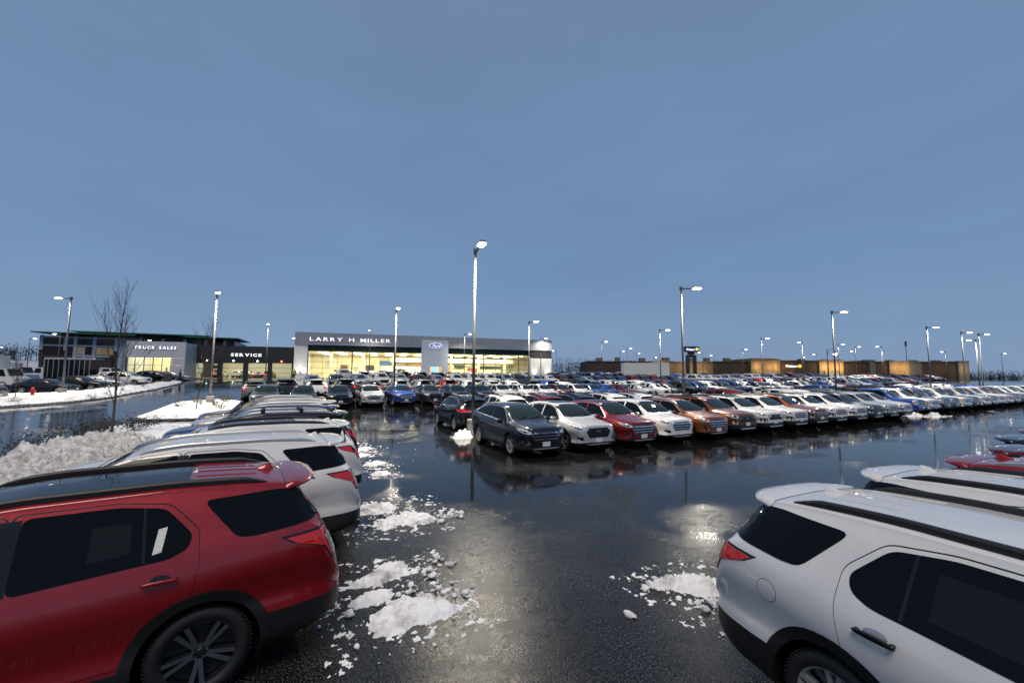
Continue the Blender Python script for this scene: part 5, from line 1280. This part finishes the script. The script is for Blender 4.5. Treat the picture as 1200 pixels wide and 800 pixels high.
# office block with green roof
a3 = math.atan2(-4.7, 55.5)
of = empty('office_block', (-76.4, 195.4, 1.9), a3, label='three storey office block with a thin green roof edge', cat='building')
OW = 56
pbox('core', of, .5, OW-.5, .6, 20, 0, 13.0, 'office_dark')
pbox('end_wall', of, OW-.5, OW, .5, 20, 0, 13.1, 'office_pale')
for x0, x1, z in ((-.8, 26, 13.9), (9, 48, 14.55), (40, OW+1.5, 14.0)):
    pbox('roof_slab', of, x0, x1, -2.2, 21, z, z+.28, 'office_pale'); pbox('roof_edge', of, x0-.02, x1+.02, -2.32, -2.2, z-.05, z+.33, 'roof_green')
pbox('roof_lift', of, 9.2, 47.8, 1, 20, 13.0, 14.5, 'office_dark')
for x in (0.4, 6.5, 9.0, 14.0, 19.8, 26.5, 33, 39.5, 46, 52): pbox('column', of, x, x+.9, .2, .6, 0 if x in (9.0, 14.0) else 8.2, 13.2, 'office_pale')
for z in (12.4, 9.6): pbox('band', of, .4, 20.7, .25, .6, z, z+.5, 'office_pale')
pbox('band', of, 26, 54, .25, .6, 9.2, 9.9, 'office_pale'); pbox('grey_bay', of, 20.7, 26.5, .1, .6, 0, 12.9, 'office_pale')
for x in (9.0, 11.6, 14.0): pbox('band', of, x, x+.5, .22, .6, 2, 9.6, 'office_pale')
for z in (2.5, 6.0): pbox('band', of, 9.0, 18.8, .24, .6, z, z+.7, 'office_pale')
k = 0
for x0, x1 in ((1.4, 6.4), (7.5, 8.9), (9.6, 11.5), (12.2, 13.9), (15.0, 19.7), (27.5, 32.9), (34, 39.4), (40.5, 45.9), (47, 51.9)):
    for z0, z1 in ((10.2, 12.3), (6.9, 9.4), (3.4, 5.9)):
        k += 1; wi = pbox('window', of, x0, x1, .40, .58, z0, z1, 'warm_win' if k in (8, 14) else 'office_glass')
        nn_ = max(1, int((x1-x0)/1.3))
        for j in range(1, nn_): pbox('glazing_bar', wi, (x1-x0)*j/nn_-.05, (x1-x0)*j/nn_+.05, -.05, -.003, 0, z1-z0, 'mullion')
# big store on the horizon
wl = empty('big_store', (math.sin(th)*200, math.cos(th)*200, 1.9), -th, label='long low brown and tan superstore on the horizon', cat='store')
wl.scale = (1, 1, .9)
SEG = [(37, 67, 8.8, 'store_brown', 0), (67, 78.8, 9.0, 'store_tan', -1), (78.8, 98.5, 8.9, 'store_tan', 0), (98.5, 116, 9.2, 'store_brown', 0), (116, 128.6, 10.8, 'store_tan', -2), (128.6, 131.5, 9.8, 'store_tan', 0), (131.5, 149.5, 9.9, 'store_brown', -.6), (149.5, 161.3, 10.2, 'store_tan', -1.5), (161.3, 174.7, 9.6, 'store_brown', 0), (174.7, 177.2, 10.4, 'store_grey', -1), (177.2, 184.3, 9.7, 'store_brown', 0), (184.3, 194, 10.0, 'store_tan', -.8), (194, 201, 9.9, 'store_grey', 0), (201, 217.8, 9.8, 'store_brown', 0), (217.8, 223, 10.3, 'store_grey', -1)]
for x0, x1, h, mk, y in SEG:
    o = pbox('wall_block', wl, x0+.01, x1-.01, y, 20, 0, h, mk); pbox('cornice', o, -.05, x1-x0+.03, -.25, 0, h-.5-0, h+.12, 'store_grey' if mk != 'store_brown' else 'store_brown')
b = MB()
for x0, x1, z1 in ((118, 126, 4.5), (134, 136, 3.5), (151.5, 159.5, 4.8), (83, 95, 4.2), (186, 192, 4)):
    nn_ = int((x1-x0)/2)
    for j in range(nn_): pbox('entrance_window', wl, x0+j*2+.1, x0+j*2+1.9, -2.2, -2.0, .3, z1, 'warm_win')
for x, e in ((72, 260), (84, 120), (92, 150), (119, 170), (125, 120), (129.5, 260), (136, 90), (152, 330), (156, 200), (159.5, 330), (166, 60), (187, 260), (192, 260), (209, 70), (220, 160)):
    li = bpy.data.lights.new('wall_washer', 'AREA'); li.size = 2; li.energy = e; li.color = (1, .68, .30)
    lo = bpy.data.objects.new('wall_washer', li); C.objects.link(lo); lo.parent = wl; lo.location = (x, -4.5, 6.5); lo.rotation_euler = (R(75), 0, 0)
for i in range(16):
    x = 42+i*11.3+random.uniform(-3, 3); pbox('roof_unit', wl, x, x+random.uniform(1.6, 3.4), 6, 8.5, 8.6, 10.6+random.uniform(.2, .9), 'store_grey')
for x0, mk in ((55, 'dark'), (101, 'dark'), (108, 'store_grey'), (143, 'dark'), (164, 'dark'), (170, 'store_grey'), (180, 'dark'), (204, 'dark'), (211, 'dark')):
    pbox('store_door', wl, x0, x0+2.4, -.75, -.62, 0, 3.0, mk)
def spark(par, x, y, z, r_):
    b = MB()
    for k in range(6):
        mt = Matrix.Rotation(k*math.pi/3, 4, 'Y'); blob(b, (0, 0, 0), (.001, .001, .001), n=2)
        b.add([mt @ Vector(p) for p in ((-.16*r_, 0, .35*r_), (.16*r_, 0, .35*r_), (.2*r_, 0, .9*r_), (0, 0, r_), (-.2*r_, 0, .9*r_))], [(0, 1, 2, 3, 4)])
    obj('petals', b.mesh('petals', ['yellow']), par, (x, y, z))
lettering(wl, 'Walmart', 133.6, 139.4, -.75, 6.3, 1.6, 'letter', 'letter', .05, .1, .2); spark(wl, 140.6, -.8, 6.9, .9)
sg = empty('store_sign', (math.sin(th)*160, math.cos(th)*160, 1.9), -th, label='tall two legged roadside sign with a dark lettered board', cat='sign')
pbox('leg', sg, 68.6, 69.7, 0, 1, 0, 9.2, 'black_panel'); pbox('leg', sg, 71.4, 72.5, 0, 1, 0, 9.2, 'black_panel'); pbox('board', sg, 67.5, 73.6, -.1, 1.1, 10.4, 12.6, 'navy_sign'); pbox('crossbar', sg, 69.7, 71.4, .2, .8, 8.2, 9.4, 'black_panel'); pbox('neck', sg, 69.2, 71.9, .2, .8, 9.4, 10.4, 'black_panel')
lettering(sg, 'Walmart', 68.4, 71.9, -.2, 11.0, 1.1, 'letter', 'letter', .04, .1, .1); spark(sg, 72.7, -.25, 11.5, .6)

# ---------------------------------------------------------------- far land and woods
M['hill'] = noisy(mat('far snowy field', (.42, .46, .52), .9), .02, .3)
M['wood_far'] = noisy(mat('far bare woods', (.022, .024, .030), .9), .1, .4)
def hillside(name, x0, x1, y, zh, seed, mk, d=120):
    v = []; f = []; n_ = 40
    for i in range(n_+1):
        x = x0+(x1-x0)*i/n_; e = math.sin(math.pi*i/n_)**.5
        for j in range(6):
            t = j/5; v.append((x, y+d*t, 1.5+zh*e*t*(1+.35*noise.noise(Vector((x/70, seed, t))))))
    f = [(i*6+j, (i+1)*6+j, (i+1)*6+j+1, i*6+j+1) for i in range(n_) for j in range(5)]
    return tag(obj(name, mesh(name, v, f, [mk], None, True)), kind='structure')
hillside('snowy_hill', -420, -60, 330, 10, 1, 'hill')
def woods(name, pts, h, n_, seed, label):
    rnd = random.Random(seed); b = MB()
    for k in range(n_):
        t = rnd.random()*(len(pts)-1); i = int(t); a, c_ = Vector(pts[i]), Vector(pts[i+1]); p = a+(c_-a)*(t-i)+Vector((rnd.uniform(-6, 6), rnd.uniform(-12, 12), 0)); hh = h*rnd.uniform(.55, 1.15)
        b.tube([p, p+Vector((rnd.uniform(-.4, .4), 0, hh*.75))], [.25, .08], 3, cap=False)
        for q in range(34):
            c2 = p+Vector((rnd.gauss(0, h*.16), rnd.gauss(0, h*.16), hh*rnd.uniform(.35, 1))); s = h*rnd.uniform(.02, .055); u_ = Vector([rnd.uniform(-1, 1) for _ in range(3)]).normalized(); w_ = u_.orthogonal()
            b.add([c2-u_*s, c2+w_*s*.5, c2+u_*s*.8, c2-w_*s*.6], [(0, 1, 2, 3)])
    return tag(obj(name, b.mesh(name, ['wood_far'])), label, 'woods', None, 'stuff')
woods('woods', [(-400, 440, 11), (-250, 450, 12), (-150, 450, 11), (-60, 455, 6)], 11, 520, 1, 'dark wooded ridge beyond the snowy field on the left')
woods('woods', [(130, 260, 2), (190, 235, 2), (240, 215, 2)], 12, 160, 2, 'dark bare wood behind the far lots right of the showroom')
woods('woods', [(310, 95, 0), (420, 60, 0), (600, 0, 1), (700, -60, 1)], 7, 520, 3, 'dark tree belt past the store at the right edge')

# ---------------------------------------------------------------- lot across the driveway: trucks, cars, street things
def box_truck(name, loc, head, L, Wd, hb, col, label, cabc=WHITE, cat='truck'):
    root = empty(name, (loc[0], loc[1], gz(*loc)), head, label=label, cat=cat)
    M_ = 'paint'
    o = obj('cargo_box', mesh('cargo_box', boxv(-L/2, L/2-2.0, -Wd/2, Wd/2, .95, hb), BOXF, [M_]), root, color=col)
    for i in range(9): pbox('rib', o, -L/2+.3+i*(L-2.6)/9, -L/2+.36+i*(L-2.6)/9, -Wd/2-.02, -Wd/2-.001, 1.0, hb-.05, 'silver')
    pr = [(L/2-1.95, .5), (L/2, .5), (L/2+.02, 1.15), (L/2-.55, 1.35), (L/2-.85, 2.15), (L/2-1.95, 2.2)]; v = [(x, -.95, z) for x, z in pr]+[(x, .95, z) for x, z in pr]; q = len(pr)
    c_ = obj('cab', fixn(mesh('cab', v, [tuple(range(q)), tuple(range(q, 2*q))]+[(i, (i+1) % q, q+(i+1) % q, q+i) for i in range(q)], [M_])), root, color=cabc)
    obj('windshield', mesh('windshield', [(L/2-.56, -.85, 1.38), (L/2-.56, .85, 1.38), (L/2-.82, .8, 2.1), (L/2-.82, -.8, 2.1)], [(0, 1, 2, 3)], ['shield']), c_, (.02, 0, .01))
    for s in (1, -1): obj('side_window', mesh('side_window', [(L/2-.75, s*.96, 1.35), (L/2-1.6, s*.96, 1.35), (L/2-1.6, s*.96, 2.05), (L/2-.98, s*.96, 2.05)], [(0, 1, 2, 3)], ['glass']), c_)
    obj('chassis', mesh('chassis', boxv(-L/2+.1, L/2-.2, -.45, .45, .55, .93), BOXF, ['black']), root)
    ty, rm = wheel_meshes(.42, 'silver', 2)
    for x in (L/2-1.0, -L/2+1.3):
        for s in (1, -1):
            i = obj('wheel', ty, root, (x, s*.85, .42), (0, 0, 0 if s > 0 else math.pi)); obj('rim', rm, i)
    return root
box_truck('box_truck', (-29.0, 62.5), R(-12), 8.5, 2.4, 3.5, WHITE, 'white box truck at the left edge across the driveway', WHITE)
box_truck('box_truck', (-22.0, 68.0), R(-12), 7.0, 2.3, 3.1, BLACK, 'black box truck beside the white box truck', WHITE)
box_truck('box_truck', (-31.0, 88), R(168), 8.0, 2.4, 3.7, LSILVER, 'pale long box truck below the dark office block', WHITE)
box_truck('delivery_van', (-34.0, 80), R(-14), 6.0, 2.2, 2.7, WHITE, 'small white boxy van behind the parked cars on the left', WHITE, 'van')
box_truck('semi_trailer', (62, 61), R(150), 11, 2.5, 4.0, (.62, .66, .62, 0), 'pale freight trailer among the far cars beside the store', WHITE, 'trailer')
far_car(FAR['pickup'], 'pickup', (-23.3, 48.6), R(-8), GREY, 'dark grey pickup at the left edge behind the snowy verge', 'pickup', 'cars across the driveway')
for i, (x, y, kd, c, a, lb) in enumerate([(-20.5, 55.0, 'sedan', NAVY, R(-12), 'navy sedan tail on behind the lamp post across the driveway'), (-19.2, 57.6, 'sedan', BLACK, R(-12), 'black sedan next to the navy one across the driveway'), (-18.3, 60.4, 'sedan', SILVER, R(-12), 'grey sedan next to the black one across the driveway'), (-17.3, 63.2, 'suv', WHITE, R(-12), 'white SUV beside the grey sedan across the driveway'), (-24.5, 75, 'suv', LSILVER, R(80), 'silver SUV seen from behind near the pale truck'), (-16.8, 73, 'crossover', BLACK, R(-12), 'black crossover near the truck hall glass'), (-16.6, 76.2, 'sedan', GREY, R(-12), 'grey sedan near the truck hall glass'), (-16.2, 79.5, 'sedan', SILVER, R(-12), 'silver sedan near the truck hall glass'), (-33, 80, 'crossover', BLACK, R(70), 'black crossover far left behind the trucks'), (-36, 75, 'suv', WHITE, R(70), 'white SUV far left behind the trucks')]):
    far_car(FAR[kd], kd, (x, y), a, c, lb, kd, 'cars across the driveway')
hy = empty('fire_hydrant', (-18.9, 48.4, gz(-18.9, 48.4)+.3), label='small red fire hydrant in the snowy verge', cat='hydrant')
M['hydrant'] = mat('hydrant red', (.45, .02, .015), .4)
b = MB(); b.lathe([(0, 0), (.16, 0), (.16, .06), (.11, .08), (.11, .5), (.14, .52), (.14, .56), (.1, .66), (.03, .72), (0, .73)], 12, 'z'); obj('body', b.mesh('body', ['hydrant'], True), hy)
b = MB(); b.tube([(-.2, 0, .4), (.2, 0, .4)], .055, 8); b.tube([(0, -.2, .36), (0, 0, .36)], .07, 8); obj('nozzle', b.mesh('nozzle', ['hydrant'], True), hy)
tb = empty('litter_bin', (-14.0, 66, gz(-14, 66)+.15), label='dark square litter bin at the tip of the snowy verge', cat='bin')
pbox('body', tb, -.35, .35, -.35, .35, 0, 1.0, 'dark'); pbox('lid', tb, -.38, .38, -.38, .38, 1.0, 1.1, 'darkpole')
# bollard beside the lamp post
M['vest'] = mat('yellow vest', (.45, .6, .05), .7); M['cloth_dark'] = noisy(mat('dark clothes', (.02, .02, .025), .9), 20, .3); M['cloth_tan'] = noisy(mat('tan jacket', (.45, .33, .22), .9), 20, .3); M['skin'] = mat('skin', (.45, .28, .2), .6)
def person(loc, head, coat, label, stride=.22):
    """a walking figure, one skin-modifier body"""
    J = [((0, 0, .95), .14), ((0, 0, 1.2), .15), ((0, 0, 1.42), .17), ((0, 0, 1.52), .065), ((.03, 0, 1.64), .095), ((.03, 0, 1.74), .075),
         ((.02, .21, 1.40), .07), ((.0, .26, 1.12), .055), ((.12, .25, .90), .045), ((.16, .24, .82), .035),
         ((.02, -.21, 1.40), .07), ((-.05, -.26, 1.12), .055), ((.05, -.26, .90), .045), ((.09, -.25, .82), .035),
         ((0, .10, .88), .11), ((stride*.8, .10, .50), .075), ((stride, .10, .10), .055), ((stride+.16, .10, .04), .045),
         ((0, -.10, .88), .11), ((-stride*.2, -.10, .50), .075), ((-stride*1.2, -.10, .13), .055), ((-stride*1.2+.15, -.10, .04), .045)]
    E_ = [(0, 1), (1, 2), (2, 3), (3, 4), (4, 5), (2, 6), (6, 7), (7, 8), (8, 9), (2, 10), (10, 11), (11, 12), (12, 13), (0, 14), (14, 15), (15, 16), (16, 17), (0, 18), (18, 19), (19, 20), (20, 21)]
    me = bpy.data.meshes.new('t'); me.from_pydata([j[0] for j in J], E_, []); o = bpy.data.objects.new('t', me); C.objects.link(o)
    md = o.modifiers.new('s', 'SKIN')
    for i, (p, r_) in enumerate(J): me.skin_vertices[0].data[i].radius = (r_, r_)
    me.skin_vertices[0].data[0].use_root = True
    o.modifiers.new('u', 'SUBSURF').levels = 1
    bpy.context.view_layer.update(); m2 = bpy.data.meshes.new_from_object(o.evaluated_get(bpy.context.evaluated_depsgraph_get())); bpy.data.objects.remove(o)
    m2.materials.clear()
    for k in (coat, 'cloth_dark', 'skin'): m2.materials.append(M[k])
    for p in m2.polygons:
        c_ = p.center; p.material_index = 2 if c_.z > 1.53 or (abs(c_.y) > .2 and c_.z < .9) else (0 if c_.z > .93 else 1); p.use_smooth = True
    root = empty('person', (loc[0], loc[1], loc[2]), head, label=label, cat='person'); obj('body', m2, root)
    b = MB(); blob(b, (.0, 0, 1.72), (.105, .095, .08), n=6, q=2); obj('hair', b.mesh('hair', ['cloth_dark'], True), root)
person((-13.3, 68.7, gz(-13.3, 68.7)), R(200), 'cloth_dark', 'person in dark clothes walking before the truck hall')
person((-15.1, 70.2, gz(-15.1, 70.2)+.2), R(20), 'cloth_tan', 'person in a tan jacket by the lit truck hall glass')
person((.1, 72.5, gz(.1, 72.5)), R(250), 'vest', 'person in a bright yellow vest at the showroom corner')
